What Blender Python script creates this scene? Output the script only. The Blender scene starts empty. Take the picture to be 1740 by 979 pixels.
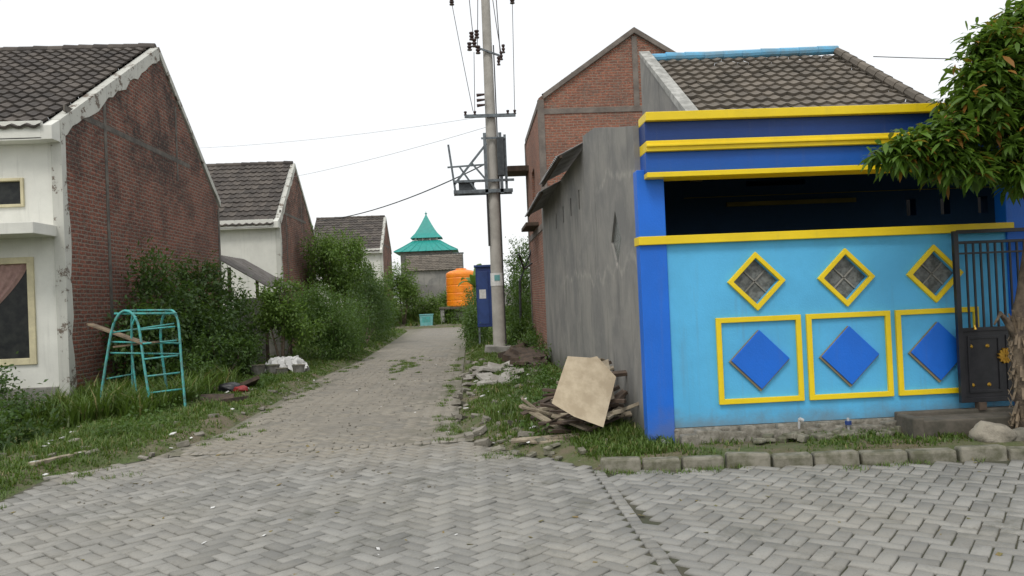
import bpy, math, random
import numpy as np
from mathutils import Vector, Matrix
from mathutils.geometry import tessellate_polygon
random.seed(7); rng=np.random.default_rng(7)
sc=bpy.context.scene
col=sc.collection
# ---------------------------------------------------------------- materials
class NT:
    def __init__(s,name):
        s.m=bpy.data.materials.new(name); s.m.use_nodes=True
        s.t=s.m.node_tree; s.t.nodes.clear()
        s.out=s.t.nodes.new('ShaderNodeOutputMaterial')
        s.b=s.t.nodes.new('ShaderNodeBsdfPrincipled')
        s.t.links.new(s.b.outputs[0],s.out.inputs[0])
        s.co=s.t.nodes.new('ShaderNodeTexCoord').outputs['Object']
    def n(s,ty,**k):
        nd=s.t.nodes.new('ShaderNode'+ty)
        for a,v in k.items(): setattr(nd,a,v)
        return nd
    def set(s,inp,v):
        if isinstance(v,bpy.types.NodeSocket): s.t.links.new(v,inp)
        else:
            if isinstance(v,(tuple,list)) and len(v)==3 and inp.type=='RGBA': v=(*v,1)
            inp.default_value=v
    def noise(s,scale,detail=4,rough=.6,vec=None,dist=0):
        nd=s.n('TexNoise'); s.set(nd.inputs['Vector'],vec or s.co)
        nd.inputs['Scale'].default_value=scale; nd.inputs['Detail'].default_value=detail
        nd.inputs['Roughness'].default_value=rough; nd.inputs['Distortion'].default_value=dist
        return nd.outputs['Fac']
    def ramp(s,fac,a,b):
        nd=s.n('MapRange'); nd.interpolation_type='SMOOTHSTEP'
        s.set(nd.inputs[0],fac); nd.inputs[1].default_value=a; nd.inputs[2].default_value=b
        if a>b:
            nd.inputs[1].default_value=b; nd.inputs[2].default_value=a; nd.inputs[3].default_value=1; nd.inputs[4].default_value=0
        return nd.outputs[0]
    def mix(s,f,a,b,mode='MIX'):
        nd=s.n('Mix'); nd.data_type='RGBA'; nd.blend_type=mode
        s.set(nd.inputs[0],f); s.set(nd.inputs[6],a); s.set(nd.inputs[7],b)
        return nd.outputs[2]
    def math(s,op,a,b=0,c=None):
        nd=s.n('Math'); nd.operation=op; s.set(nd.inputs[0],a); s.set(nd.inputs[1],b)
        if c is not None: s.set(nd.inputs[2],c)
        return nd.outputs[0]
    def sep(s,v=None):
        nd=s.n('SeparateXYZ'); s.set(nd.inputs[0],v or s.co); return nd.outputs
    def comb(s,x,y,z=0):
        nd=s.n('CombineXYZ'); s.set(nd.inputs[0],x); s.set(nd.inputs[1],y); s.set(nd.inputs[2],z); return nd.outputs[0]
    def scalev(s,v):
        nd=s.n('Mapping'); s.set(nd.inputs[0],s.co); nd.inputs['Scale'].default_value=v; return nd.outputs[0]
    def bump(s,h,strength=.4,dist=.01):
        nd=s.n('Bump'); nd.inputs['Strength'].default_value=strength; nd.inputs['Distance'].default_value=dist
        s.set(nd.inputs['Height'],h); s.t.links.new(nd.outputs[0],s.b.inputs['Normal'])
    def fin(s,color,rough=.8,metal=0):
        s.set(s.b.inputs['Base Color'],color); s.set(s.b.inputs['Roughness'],rough); s.b.inputs['Metallic'].default_value=metal
        return s.m

def M(name,c,c2=None,sc_=3,rough=.8,metal=0,bump=.3,bs=40,bd=.004,contrast=(.35,.65),spec=None):
    t=NT(name)
    c2=c2 or tuple(x*.75 for x in c)
    f=t.ramp(t.noise(sc_,6,.65),*contrast)
    colr=t.mix(f,c,c2)
    if bump: t.bump(t.noise(bs,5,.7),bump,bd)
    if spec is not None: t.b.inputs['Specular IOR Level'].default_value=spec
    return t.fin(colr,rough,metal)

def brick_mat(name,c1,c2,mortar,dark,darkamt,ztop=None,relief=.9,bw=.215,rh=.068,ms=.011):
    t=NT(name)
    xyz=t.sep()
    dn=t.n('TexNoise'); t.set(dn.inputs['Vector'],t.co); dn.inputs['Scale'].default_value=7; dn.inputs['Detail'].default_value=3
    ds=t.sep(dn.outputs['Color'])
    u=t.math('ADD',t.math('ADD',xyz[0],xyz[1]),t.math('MULTIPLY',ds[0],.05))
    v=t.math('ADD',xyz[2],t.math('MULTIPLY',ds[1],.045))
    vec=t.comb(u,v,0)
    b=t.n('TexBrick'); t.set(b.inputs['Vector'],vec)
    b.inputs['Color1'].default_value=(*c1,1); b.inputs['Color2'].default_value=(*c2,1); b.inputs['Mortar'].default_value=(*mortar,1)
    b.inputs['Scale'].default_value=1; b.inputs['Brick Width'].default_value=bw; b.inputs['Row Height'].default_value=rh
    b.inputs['Mortar Size'].default_value=ms; b.inputs['Mortar Smooth'].default_value=.35; b.inputs['Bias'].default_value=-.1
    c=b.outputs['Color']
    c=t.mix(t.math('MULTIPLY',t.ramp(t.noise(16,5,.75),.45,.7),.75),c,tuple(x*1.9 for x in c1))
    c=t.mix(t.math('MULTIPLY',t.ramp(t.noise(20,4,.8),.55,.7),.6),c,tuple(x*.35 for x in c2))
    c=t.mix(t.math('MULTIPLY',t.ramp(t.noise(5,6,.75),.5,.7),.5),c,mortar)
    f=t.ramp(t.noise(.9,7,.72,dist=.4),.40,.62)
    if ztop:
        zz=t.ramp(xyz[2],ztop[0],ztop[1])
        f=t.math('MULTIPLY',f,t.math('ADD',t.math('MULTIPLY',zz,.75),.3))
    f=t.math('MULTIPLY',f,t.ramp(t.noise(11,5,.8),.25,.6))
    c=t.mix(t.math('MULTIPLY',f,darkamt),c,dark)
    h=t.math('ADD',t.math('MULTIPLY',b.outputs['Fac'],-1),t.math('MULTIPLY',t.noise(30,5,.75),1.2))
    t.bump(h,relief,.035)
    return t.fin(c,.95)

def leaf_mat(name,c1,c2,c3=None,tr=.35):
    t=NT(name)
    g=t.n('NewGeometry')
    rp=g.outputs['Random Per Island']
    c=t.mix(rp,c1,c2)
    c=t.mix(t.math('MULTIPLY',t.ramp(t.noise(1.3,3),.35,.65),.5),c,tuple(x*.5 for x in c1))
    if c3: c=t.mix(t.ramp(rp,.90,.95),c,c3)
    t.fin(c,.5)
    tl=t.n('BsdfTranslucent'); t.set(tl.inputs[0],t.mix(.5,c,(.17,.27,.035)))
    mx=t.n('MixShader'); mx.inputs[0].default_value=tr
    t.t.links.new(t.b.outputs[0],mx.inputs[1]); t.t.links.new(tl.outputs[0],mx.inputs[2]); t.t.links.new(mx.outputs[0],t.out.inputs[0])
    return t.m

def tile_mat(name,c1,c2,c3):
    t=NT(name)
    rp=t.n('NewGeometry').outputs['Random Per Island']
    c=t.mix(rp,c1,c2)
    c=t.mix(t.math('MULTIPLY',t.ramp(t.noise(1.6,6,.7),.45,.68),.6),c,c3)
    c=t.mix(t.math('MULTIPLY',t.ramp(t.noise(22,4,.7),.5,.7),.4),c,tuple(x*1.9 for x in c1))
    t.bump(t.noise(60,4),.4,.004)
    return t.fin(c,.9)

def plaster_gray():
    t=NT('gray_plaster')
    xyz=t.sep()
    c=t.mix(t.ramp(t.noise(1.1,7,.65,dist=.5),.35,.65),(.285,.275,.25),(.19,.188,.18))
    st=t.noise(2.2,5,.6,vec=t.scalev((3,3,.35)))
    c=t.mix(t.math('MULTIPLY',t.ramp(st,.52,.72),.55),c,(.11,.108,.10))
    c=t.mix(t.math('MULTIPLY',t.ramp(t.noise(9,5,.7),.55,.72),.35),c,(.36,.35,.32))
    for z0,amp,k,y0,y1,wd in((2.0,.55,1.3,9,16,.09),(3.15,.6,1.0,8.3,11.6,.08)):
        nn=t.noise(k,2,.5,vec=t.comb(xyz[1],3.3+z0,0))
        d=t.math('ABSOLUTE',t.math('SUBTRACT',xyz[2],t.math('ADD',t.math('MULTIPLY',nn,amp*1.6),z0-amp*.8)))
        f=t.math('MULTIPLY',t.ramp(d,wd,.0),t.ramp(t.noise(6,5,.75),.35,.65))
        f=t.math('MULTIPLY',f,t.math('MULTIPLY',t.ramp(xyz[1],y1,y1-.8),.5))
        c=t.mix(f,c,(.46,.435,.385))
    fb=t.ramp(t.math('ADD',xyz[2],t.math('MULTIPLY',t.noise(1.7,5),-.8)),.25,-.3)
    c=t.mix(t.math('MULTIPLY',fb,.7),c,(.07,.075,.05))
    t.bump(t.noise(25,6,.7),.35,.008)
    return t.fin(c,.9)

def paver_mat(name='paver_concrete',dust=.55,lo=(.18,.178,.165),hi=(.30,.295,.272)):
    t=NT(name)
    rp=t.n('NewGeometry').outputs['Random Per Island']
    xyz=t.sep()
    c=t.mix(rp,lo,hi)
    c=t.mix(t.math('MULTIPLY',t.ramp(t.noise(.55,6,.65),.4,.7),dust),c,(.31,.293,.25))
    c=t.mix(t.math('MULTIPLY',t.ramp(t.noise(.9,6,.72,dist=1),.52,.70),.75),c,(.115,.115,.095))
    c=t.mix(t.math('MULTIPLY',t.ramp(t.noise(3.5,6,.8),.5,.68),.45),c,(.145,.14,.12))
    sd=t.ramp(t.math('ADD',xyz[1],t.math('MULTIPLY',t.noise(1.2,5,.7),3.0)),9.2,11.2)
    c=t.mix(t.math('MULTIPLY',sd,t.math('MULTIPLY',t.ramp(t.noise(6,6,.8),.25,.6),.75)),c,(.265,.235,.185))
    c=t.mix(t.math('MULTIPLY',t.ramp(t.noise(90,3,.7),.5,.75),.4),c,(.12,.12,.11))
    c=t.mix(t.math('MULTIPLY',t.ramp(t.noise(12,5,.8),.58,.72),.35),c,(.38,.36,.32))
    t.bump(t.noise(120,5,.7),.5,.003)
    return t.fin(c,.88)

def worn_road():
    t=NT('worn_paving')
    xyz=t.sep()
    r=t.n('VectorRotate'); r.rotation_type='Z_AXIS'; t.set(r.inputs['Vector'],t.co); r.inputs['Angle'].default_value=math.radians(45)
    b=t.n('TexBrick'); t.set(b.inputs['Vector'],r.outputs[0]); b.inputs['Scale'].default_value=1
    b.inputs['Brick Width'].default_value=.23; b.inputs['Row Height'].default_value=.115; b.inputs['Mortar Size'].default_value=.008
    b.inputs['Color1'].default_value=(.20,.195,.175,1); b.inputs['Color2'].default_value=(.25,.24,.215,1); b.inputs['Mortar'].default_value=(.09,.083,.065,1)
    dust=t.mix(t.ramp(t.noise(3,6,.75),.3,.7),(.265,.24,.195),(.18,.165,.135))
    f=t.ramp(t.noise(.7,7,.65,dist=.6),.30,.58)
    c=t.mix(t.math('ADD',t.math('MULTIPLY',f,.5),.35),b.outputs['Color'],dust)
    nx=t.math('ADD',xyz[0],t.math('MULTIPLY',t.noise(.5,3),.8))
    ed=t.ramp(t.math('ABSOLUTE',t.math('ADD',nx,1.6)),.8,1.7)
    c=t.mix(t.math('MULTIPLY',ed,t.math('MULTIPLY',t.ramp(t.noise(2.5,6,.7),.3,.6),.75)),c,(.12,.118,.07))
    c=t.mix(t.math('MULTIPLY',t.ramp(t.noise(1.1,7,.78,dist=.8),.52,.68),.65),c,(.105,.10,.085))
    c=t.mix(t.math('MULTIPLY',t.ramp(t.noise(50,4,.8),.5,.7),.35),c,(.36,.335,.29))
    t.bump(t.math('ADD',t.noise(30,6,.8),t.math('MULTIPLY',b.outputs['Fac'],-.4)),.5,.014)
    return t.fin(c,.95)

def ground_mat():
    t=NT('soil_and_turf')
    c=t.mix(t.ramp(t.noise(1.2,7,.7),.38,.6),(.165,.135,.09),(.085,.12,.035))
    c=t.mix(t.math('MULTIPLY',t.ramp(t.noise(4,6,.75),.5,.7),.7),c,(.23,.195,.14))
    c=t.mix(t.math('MULTIPLY',t.ramp(t.noise(40,5,.8),.5,.7),.5),c,(.06,.06,.035))
    t.bump(t.noise(18,7,.75),.8,.04)
    return t.fin(c,.95)

def paint(name,c,rough=.55,dirtamt=.6,chip=None):
    t=NT(name)
    cc=t.mix(t.ramp(t.noise(1.5,6,.65),.3,.7),c,tuple(x*.86 for x in c))
    st=t.noise(2.5,5,.6,vec=t.scalev((4,4,.3)))
    cc=t.mix(t.math('MULTIPLY',t.ramp(st,.55,.75),.25*dirtamt),cc,(.14,.14,.13))
    z=t.sep()[2]
    fb=t.ramp(t.math('ADD',z,t.math('MULTIPLY',t.noise(3.1,6,.7),-.5)),.25,-.12)
    cc=t.mix(t.math('MULTIPLY',fb,dirtamt),cc,(.16,.15,.12))
    if chip: cc=t.mix(t.ramp(t.noise(3,8,.78),chip,chip+.03),cc,(.15,.12,.095))
    t.bump(t.noise(45,6,.7),.5,.006)
    return t.fin(cc,rough)

m_light=paint('light_blue_paint',(.10,.49,.83),.6,.7)
m_blue=paint('blue_paint',(.004,.155,.72),.5,.4)
m_navy=paint('navy_paint',(.001,.036,.19),.5,.4)
m_mid=paint('royal_blue_paint',(.001,.09,.42),.5,.4)
m_yel=paint('yellow_paint',(.92,.67,.006),.45,.3)
m_int=paint('interior_blue',(.008,.055,.14),.7,.3)
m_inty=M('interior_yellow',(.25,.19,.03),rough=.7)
m_white=paint('white_wash',(.72,.72,.66),.8,.8)
m_whiteold=paint('old_white_plaster',(.54,.54,.49),.9,.9,chip=.545)
m_gray=plaster_gray()
m_conc=M('concrete',(.30,.29,.265),(.19,.185,.165),4,.9,bump=.5,bs=30,bd=.008)
m_concd=M('dark_concrete',(.12,.105,.085),(.07,.065,.05),5,.95,bump=.6,bs=25,bd=.01)
m_kerb=M('mossy_concrete',(.25,.235,.19),(.11,.11,.07),6,.95,bump=.7,bs=35,bd=.01)
m_brL=brick_mat('weathered_brick',(.26,.088,.055),(.14,.055,.04),(.27,.235,.19),(.032,.029,.027),.9,(1.5,6.2),1.0,.23,.076,.016)
m_brR=brick_mat('red_brick',(.33,.135,.085),(.22,.09,.062),(.32,.265,.21),(.13,.10,.085),.45)
m_tileL=tile_mat('roof_tiles_dark',(.062,.054,.049),(.125,.108,.093),(.035,.033,.03))
m_tileR=tile_mat('roof_tiles_brown',(.11,.095,.077),(.18,.155,.125),(.065,.06,.05))
m_ridge=M('light_blue_ridge',(.13,.42,.66),(.16,.3,.4),rough=.7)
m_glass=M('window_glass',(.018,.02,.022),(.035,.038,.036),6,.15,bump=.05,spec=.18)
m_glassd=M('patterned_glass',(.18,.19,.18),(.07,.075,.07),18,.25,bump=.8,bs=45,bd=.004)
m_black=M('black_metal',(.012,.013,.016),(.02,.02,.024),10,.4,bump=.1)
m_gold=M('gold_paint',(.55,.33,.04),(.4,.22,.03),10,.35,.6,bump=.1)
m_steel=M('galvanised_steel',(.17,.20,.215),(.10,.11,.12),9,.5,.4,bump=.1)
m_dsteel=M('dark_steel',(.07,.08,.085),(.04,.045,.05),9,.6,.3,bump=.1)
m_ceram=M('brown_insulator',(.05,.025,.02),(.04,.02,.018),9,.3,bump=0)
m_pole=M('spun_concrete',(.45,.43,.39),(.35,.335,.30),2.5,.85,bump=.2)
m_wood=M('old_wood',(.25,.19,.125),(.13,.10,.07),7,.85,bump=.5,bs=30)
m_woodd=M('dark_wood',(.10,.07,.05),(.05,.037,.028),7,.9,bump=.5,bs=30)
m_ply=M('plywood',(.56,.47,.33),(.42,.34,.23),5,.8,bump=.3,bs=15)
m_teal=M('turquoise_paint',(.06,.40,.38),(.09,.22,.2),9,.55,bump=.2)
m_tealroof=M('turquoise_roof',(.02,.31,.27),(.02,.25,.22),4,.5,bump=.1)
m_tealbox=M('pale_turquoise',(.16,.42,.42),(.12,.33,.33),6,.6)
m_orange=M('orange_plastic',(.90,.27,.008),(.78,.2,.007),2,.4,bump=.05)
m_zinc=M('corrugated_zinc',(.33,.33,.33),(.2,.195,.19),3,.6,.2,bump=.1)
m_cream=M('cream_paint',(.62,.56,.36),(.50,.45,.29),5,.6)
m_curt=M('curtain_cloth',(.40,.26,.23),(.30,.19,.17),12,.9)
m_pbl=M('blue_enamel',(.02,.05,.20),(.015,.035,.15),3,.4)
m_paper=M('white_plastic',(.72,.72,.70),(.6,.6,.58),12,.6)
m_red=M('red_plastic',(.30,.03,.03),(.2,.02,.02),9,.5)
m_stone=M('stone',(.28,.26,.22),(.16,.15,.12),5,.95,bump=.8,bs=14,bd=.03)
m_bark=M('bark',(.16,.125,.085),(.08,.06,.045),12,.95,bump=.9,bs=30,bd=.02)
m_wire=M('cable',(.03,.03,.03),rough=.6,bump=0)
m_pvc=M('pvc_pipe',(.5,.5,.5),rough=.4)
m_dark=M('interior_shade_black',(.02,.02,.02),rough=.9)  # near-black colour that paints in the shade inside rooms and the pipe
m_w=M('weathered_plank',(.36,.31,.225),(.2,.165,.12),9,.85,bump=.5,bs=30)
m_lfT=leaf_mat('mango_leaves',(.13,.245,.022),(.06,.13,.016),(.32,.14,.02),.45)
m_lfD=leaf_mat('dark_leaves',(.045,.10,.02),(.075,.145,.028))
m_lfM=leaf_mat('bush_leaves',(.10,.19,.03),(.06,.13,.024))
m_lfY=leaf_mat('bright_leaves',(.17,.28,.045),(.095,.185,.03))
m_grass=leaf_mat('grass_blades',(.13,.215,.03),(.085,.15,.028),(.28,.24,.10))
m_pav=paver_mat(); m_pavd=paver_mat('dusty_paver',.85,(.18,.175,.155),(.25,.24,.21)); m_worn=worn_road(); m_ground=ground_mat()
m_sand=M('joint_sand',(.085,.078,.058),(.05,.055,.03),2,.98,bump=.5)

# ---------------------------------------------------------------- mesh builder
def empty(name,loc=(0,0,0)):
    e=bpy.data.objects.new(name,None); e.location=loc; e.empty_display_size=.3; col.objects.link(e); return e
class B:
    def __init__(s): s.v=[]; s.f=[]
    def add(s,vs,fs):
        o=len(s.v); s.v+= [tuple(x) for x in vs]; s.f+=[tuple(i+o for i in f) for f in fs]; return s
    def box(s,x0,x1,y0,y1,z0,z1):
        return s.add([(x0,y0,z0),(x1,y0,z0),(x1,y1,z0),(x0,y1,z0),(x0,y0,z1),(x1,y0,z1),(x1,y1,z1),(x0,y1,z1)],
          [(0,3,2,1),(4,5,6,7),(0,1,5,4),(1,2,6,5),(2,3,7,6),(3,0,4,7)])
    def obox(s,c,size,rot):
        from mathutils import Euler
        R=Euler([math.radians(a) for a in rot]).to_matrix(); c=Vector(c)
        vs=[]
        for dz in(-.5,.5):
            for dx,dy in((-.5,-.5),(.5,-.5),(.5,.5),(-.5,.5)):
                vs.append(c+R@Vector((dx*size[0],dy*size[1],dz*size[2])))
        return s.add(vs,[(0,3,2,1),(4,5,6,7),(0,1,5,4),(1,2,6,5),(2,3,7,6),(3,0,4,7)])
    def beam(s,p0,p1,w,h):
        p0=Vector(p0);p1=Vector(p1);d=(p1-p0).normalized()
        up=Vector((0,0,1)) if abs(d.z)<.95 else Vector((0,1,0))
        a=d.cross(up).normalized()*w/2; b=a.cross(d).normalized()*h/2
        vs=[p+q for p in(p0,p1) for q in(-a-b,a-b,a+b,-a+b)]
        return s.add(vs,[(0,3,2,1),(4,5,6,7),(0,1,5,4),(1,2,6,5),(2,3,7,6),(3,0,4,7)])
    def tube(s,pts,r,n=8,caps=True):
        pts=[Vector(p) for p in pts]; rs=r if isinstance(r,(list,tuple)) else [r]*len(pts)
        vs=[];fs=[]
        for i,p in enumerate(pts):
            d=(pts[min(i+1,len(pts)-1)]-pts[max(i-1,0)]).normalized()
            up=Vector((0,0,1)) if abs(d.z)<.9 else Vector((0,1,0))
            a=d.cross(up).normalized(); b=a.cross(d)
            for k in range(n):
                t=2*math.pi*k/n; vs.append(p+(a*math.cos(t)+b*math.sin(t))*rs[i])
        for i in range(len(pts)-1):
            for k in range(n):
                k2=(k+1)%n; fs.append((i*n+k,i*n+k2,(i+1)*n+k2,(i+1)*n+k))
        if caps: fs.append(tuple(range(n-1,-1,-1))); fs.append(tuple((len(pts)-1)*n+k for k in range(n)))
        return s.add(vs,fs)
    def slab(s,outline,holes,mp,t0,t1):
        loops=[outline]+list(holes)
        flat=[p for l in loops for p in l]
        tris=tessellate_polygon([[Vector((p[0],p[1],0)) for p in l] for l in loops])
        n=len(flat); vs=[mp(a,b,t0) for a,b in flat]+[mp(a,b,t1) for a,b in flat]
        fs=[tuple(t) for t in tris]+[tuple(i+n for i in reversed(t)) for t in tris]
        o=0
        for l in loops:
            k=len(l)
            for i in range(k):
                j=(i+1)%k; fs.append((o+i,o+j,n+o+j,n+o+i))
            o+=k
        return s.add(vs,fs)
    def obj(s,name,mat,parent=None,bevel=0,smooth=False,recalc=True):
        me=bpy.data.meshes.new(name); me.from_pydata(s.v,[],s.f)
        if recalc:
            import bmesh
            bm=bmesh.new(); bm.from_mesh(me); bmesh.ops.recalc_face_normals(bm,faces=bm.faces); bm.to_mesh(me); bm.free()
        me.materials.append(mat); me.update()
        if smooth: me.polygons.foreach_set('use_smooth',[True]*len(me.polygons))
        o=bpy.data.objects.new(name,me); col.objects.link(o)
        if parent:
            o.parent=parent; o.matrix_parent_inverse=Matrix.Translation(-Vector(parent.location))
        if bevel:
            md=o.modifiers.new('bevel','BEVEL'); md.width=bevel; md.segments=2; md.limit_method='ANGLE'
        return o
XZ=lambda a,b,t:(a,t,b)
YZ=lambda a,b,t:(t,a,b)
def npmesh(name,v,f,mat,parent=None,smooth=False):
    me=bpy.data.meshes.new(name); me.vertices.add(len(v)); me.vertices.foreach_set('co',np.asarray(v,dtype=np.float32).ravel())
    k=f.shape[1]; me.loops.add(f.size); me.loops.foreach_set('vertex_index',f.astype(np.int32).ravel())
    me.polygons.add(len(f)); me.polygons.foreach_set('loop_start',np.arange(0,f.size,k,dtype=np.int32))
    me.update(calc_edges=True); me.validate()
    me.materials.append(mat)
    if smooth: me.polygons.foreach_set('use_smooth',[True]*len(me.polygons))
    o=bpy.data.objects.new(name,me); col.objects.link(o)
    if parent: o.parent=parent; o.matrix_parent_inverse=Matrix.Translation(-Vector(parent.location))
    return o

# ---------------------------------------------------------------- terrain
road=[(-3.9,46.5),(-3.6,35),(-3.45,24.7),(-3.7,19.2),(-3.6,13.9),(-3.55,11.2),(-3.85,9.5),(-4.6,8.75),(-4.5,7.4),(-6,6.5),(-12,6.1),(-40,6.0),(-40,-25),(40,-25),(40,5),
      (12,6.45),(6,7.05),(1.2,7.62),(.54,8.55),(-.05,9.6),(-.28,11),(-.3,12.7),(-.35,25),(-.4,46.5),(30,47),(30,50.5),(-30,50.5),(-30,46.5)]
RP=np.array(road)
def sdf(x,y):
    x=np.asarray(x,float); y=np.asarray(y,float)
    d=np.full(x.shape,1e9); ins=np.zeros(x.shape,bool)
    for i in range(len(RP)):
        ax,ay=RP[i]; bx,by=RP[(i+1)%len(RP)]
        ex,ey=bx-ax,by-ay; L=ex*ex+ey*ey
        t=np.clip(((x-ax)*ex+(y-ay)*ey)/L,0,1)
        d=np.minimum(d,np.hypot(x-ax-t*ex,y-ay-t*ey))
        if ay!=by:
            c=((ay>y)!=(by>y))&(x<(bx-ax)*(y-ay)/(by-ay)+ax); ins^=c
    return np.where(ins,-d,d)
def wob(x,y):
    return (np.sin(x*1.7+np.sin(y*1.1)*1.3)+np.sin(y*2.3+x*.7)+.6*np.sin(x*4.1-y*3.3)+.5*np.sin(x*7.3+y*6.1+1.2))/3.1
def H(x,y):
    s=sdf(x,y)+wob(x*1.6,y*1.6)*.12
    r=np.clip((s+.05)/.45,0,1); r=r*r*(3-2*r)
    h=-.045+r*(.13+.03*wob(x,y))
    dd=np.exp(-((x+6.3)/.5)**2)*np.clip((13.5-y)/2,0,1)*np.clip((y-7)/1,0,1)
    bank=np.clip((y-51.5)/3,0,1)*.6*np.clip((90-y)/20,0,1)
    return (h-dd*.22+bank)
def axis(lo,hi,step,ext):
    a=list(np.arange(lo,hi+1e-6,step)); g=step; x=hi
    while x<ext: g*=1.35; x+=g; a.append(x)
    g=step; x=lo
    while x>-ext: g*=1.35; x-=g; a.insert(0,x)
    return np.array(a)
xs=axis(-9,9,.14,700); ys=axis(5.5,30,.14,700)
GX,GY=np.meshgrid(xs,ys); GZ=H(GX,GY)
nx,ny=len(xs),len(ys)
V=np.stack([GX.ravel(),GY.ravel(),GZ.ravel()],1)
i=np.arange(nx*ny).reshape(ny,nx)
F=np.stack([i[:-1,:-1].ravel(),i[:-1,1:].ravel(),i[1:,1:].ravel(),i[1:,:-1].ravel()],1)
npmesh('ground',V,F,m_ground,smooth=True)

def sheet(name,poly,z,mat):
    b=B(); tr=tessellate_polygon([[Vector((*p,0)) for p in poly]])
    b.add([(p[0],p[1],z) for p in poly],[tuple(t) for t in tr]); o=b.obj(name,mat,recalc=False)
    for p in o.data.polygons:
        if p.normal.z<0: p.flip()
    return o
sheet('junction_road',[(-40,-25),(40,-25),(40,5),(12,6.45),(6,7.05),(1.2,7.62),(.54,8.55),(-.05,9.6),(-3.85,9.6),(-4.6,8.75),(-4.5,7.4),(-6,6.5),(-12,6.1),(-40,6.0)],-.016,m_sand)
NR=[(-3.85,9.6),(-3.55,11.2),(-3.6,13.9),(-3.7,19.2),(-3.45,24.7),(-3.6,35),(-3.9,46.5),(-30,46.5),(-30,50.5),(30,50.5),(30,47),(-.4,46.5),(-.35,25),(-.3,12.7),(-.28,11),(-.05,9.6)]
sheet('street_road',NR,-.008,m_worn)

W=.115
def pavers(name,x0,x1,y0,y1,ang,test,mat=None,zo=0.,**kw):
    w=W; c,s=math.cos(ang),math.sin(ang)
    R=int(max(x1-x0,y1-y0)*1.1/w)
    cx,cy=(x0+x1)/2,(y0+y1)/2
    I,J=np.meshgrid(np.arange(-R,R),np.arange(-R,R)); I=I.ravel();J=J.ravel(); k=(I-J)%4
    out=[]
    for kk,hw,hh,ox,oy in((0,1,.5,1,.5),(3,.5,1,.5,1)):
        m=k==kk; a=(I[m]+ox)*w; b=(J[m]+oy)*w
        X=cx+a*c-b*s; Y=cy+a*s+b*c
        ok=(X>x0)&(X<x1)&(Y>y0)&(Y<y1); X=X[ok];Y=Y[ok]
        ok=test(X,Y); X=X[ok];Y=Y[ok]
        out.append((X,Y,np.full(len(X),hw*w),np.full(len(X),hh*w)))
    X,Y,HW,HH=[np.concatenate(q) for q in zip(*out)]
    return pav_mesh(name,X,Y,HW,HH,ang,mat=mat,zo=zo,**kw)
def pav_mesh(name,X,Y,HW,HH,ang,gap=.005,parent=None,mat=None,zo=0.,wa=.006,ja=.0028):
    n=len(X); c,s=math.cos(ang),math.sin(ang)
    z0=zo+rng.normal(0,ja,n)+wa*wob(X*.8,Y*.8); tx=rng.normal(0,ja*5,n); ty=rng.normal(0,ja*5,n); ra=rng.normal(0,.018,n)
    X=X+rng.normal(0,.0014,n)
    v=np.zeros((n,12,3))
    for ring,(ins,dz) in enumerate(((0,-.03),(0,-.008),(.007,0))):
        for q,(sx,sy) in enumerate(((-1,-1),(1,-1),(1,1),(-1,1))):
            a=sx*(HW-gap-ins); b=sy*(HH-gap-ins)
            a2=a-ra*b; b2=b+ra*a
            v[:,ring*4+q,0]=X+a2*c-b2*s; v[:,ring*4+q,1]=Y+a2*s+b2*c; v[:,ring*4+q,2]=z0+dz+a*tx+b*ty
    f=[]
    for r in(0,4):
        for q in range(4): f.append((r+q,r+(q+1)%4,r+4+(q+1)%4,r+4+q))
    f.append((8,9,10,11)); f=np.array(f)
    F=(f[None]+ (np.arange(n)*12)[:,None,None]).reshape(-1,4)
    return npmesh(name,v.reshape(-1,3),F,mat or m_pav,parent)
inroad=lambda X,Y:sdf(X,Y)<-.06+.05*wob(X*3,Y*3)
pavers('herringbone_paving',-9,1.13,1.2,9.55,math.radians(45),lambda X,Y:inroad(X,Y)&(X<1.05))
pavers('herringbone_paving',1.1,9,1.2,8,math.radians(45+6),lambda X,Y:inroad(X,Y)&(X>1.21))
pavers('herringbone_paving',-3.8,-.1,9.85,30,math.radians(45),lambda X,Y:(sdf(X,Y)<-.12)&(wob(X*1.1+4,Y*.6)+.5*wob(X*4,Y*4)+.35*rng.normal(0,1,len(X))>-.25+(Y-9.8)*.02),m_pavd,-.002,wa=.0012,ja=.0012)
yy=np.arange(1.2,7.6,.108); pav_mesh('paving_border',np.full(len(yy),1.13),yy,np.full(len(yy),.052),np.full(len(yy),.052),0)
xx=np.arange(-3.5,-.15,.106); pav_mesh('paving_border',xx,9.68-.05*np.cos((xx+1.8)*1.4),np.full(len(xx),.052),np.full(len(xx),.1),0)

kb=B(); x=1.15
while x<11:
    L=.42+random.uniform(-.05,.05); y=7.66-.115*(x-1.15)
    kb.obox((x+L/2,y+random.uniform(-.018,.018),.008+random.uniform(-.02,.01)),(L-.02,.15,.2),(random.uniform(-5,5),random.uniform(-2,2),-6.5+random.uniform(-2.5,2.5))); x+=L
kb.obj('kerb',m_kerb,bevel=.024)
kf=B(); x=-8
while x<8: 
    kf.box(x,x+.95,50.5,50.7,-.04,.14); x+=1
kf.obj('kerb',m_kerb,bevel=.02)

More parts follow.
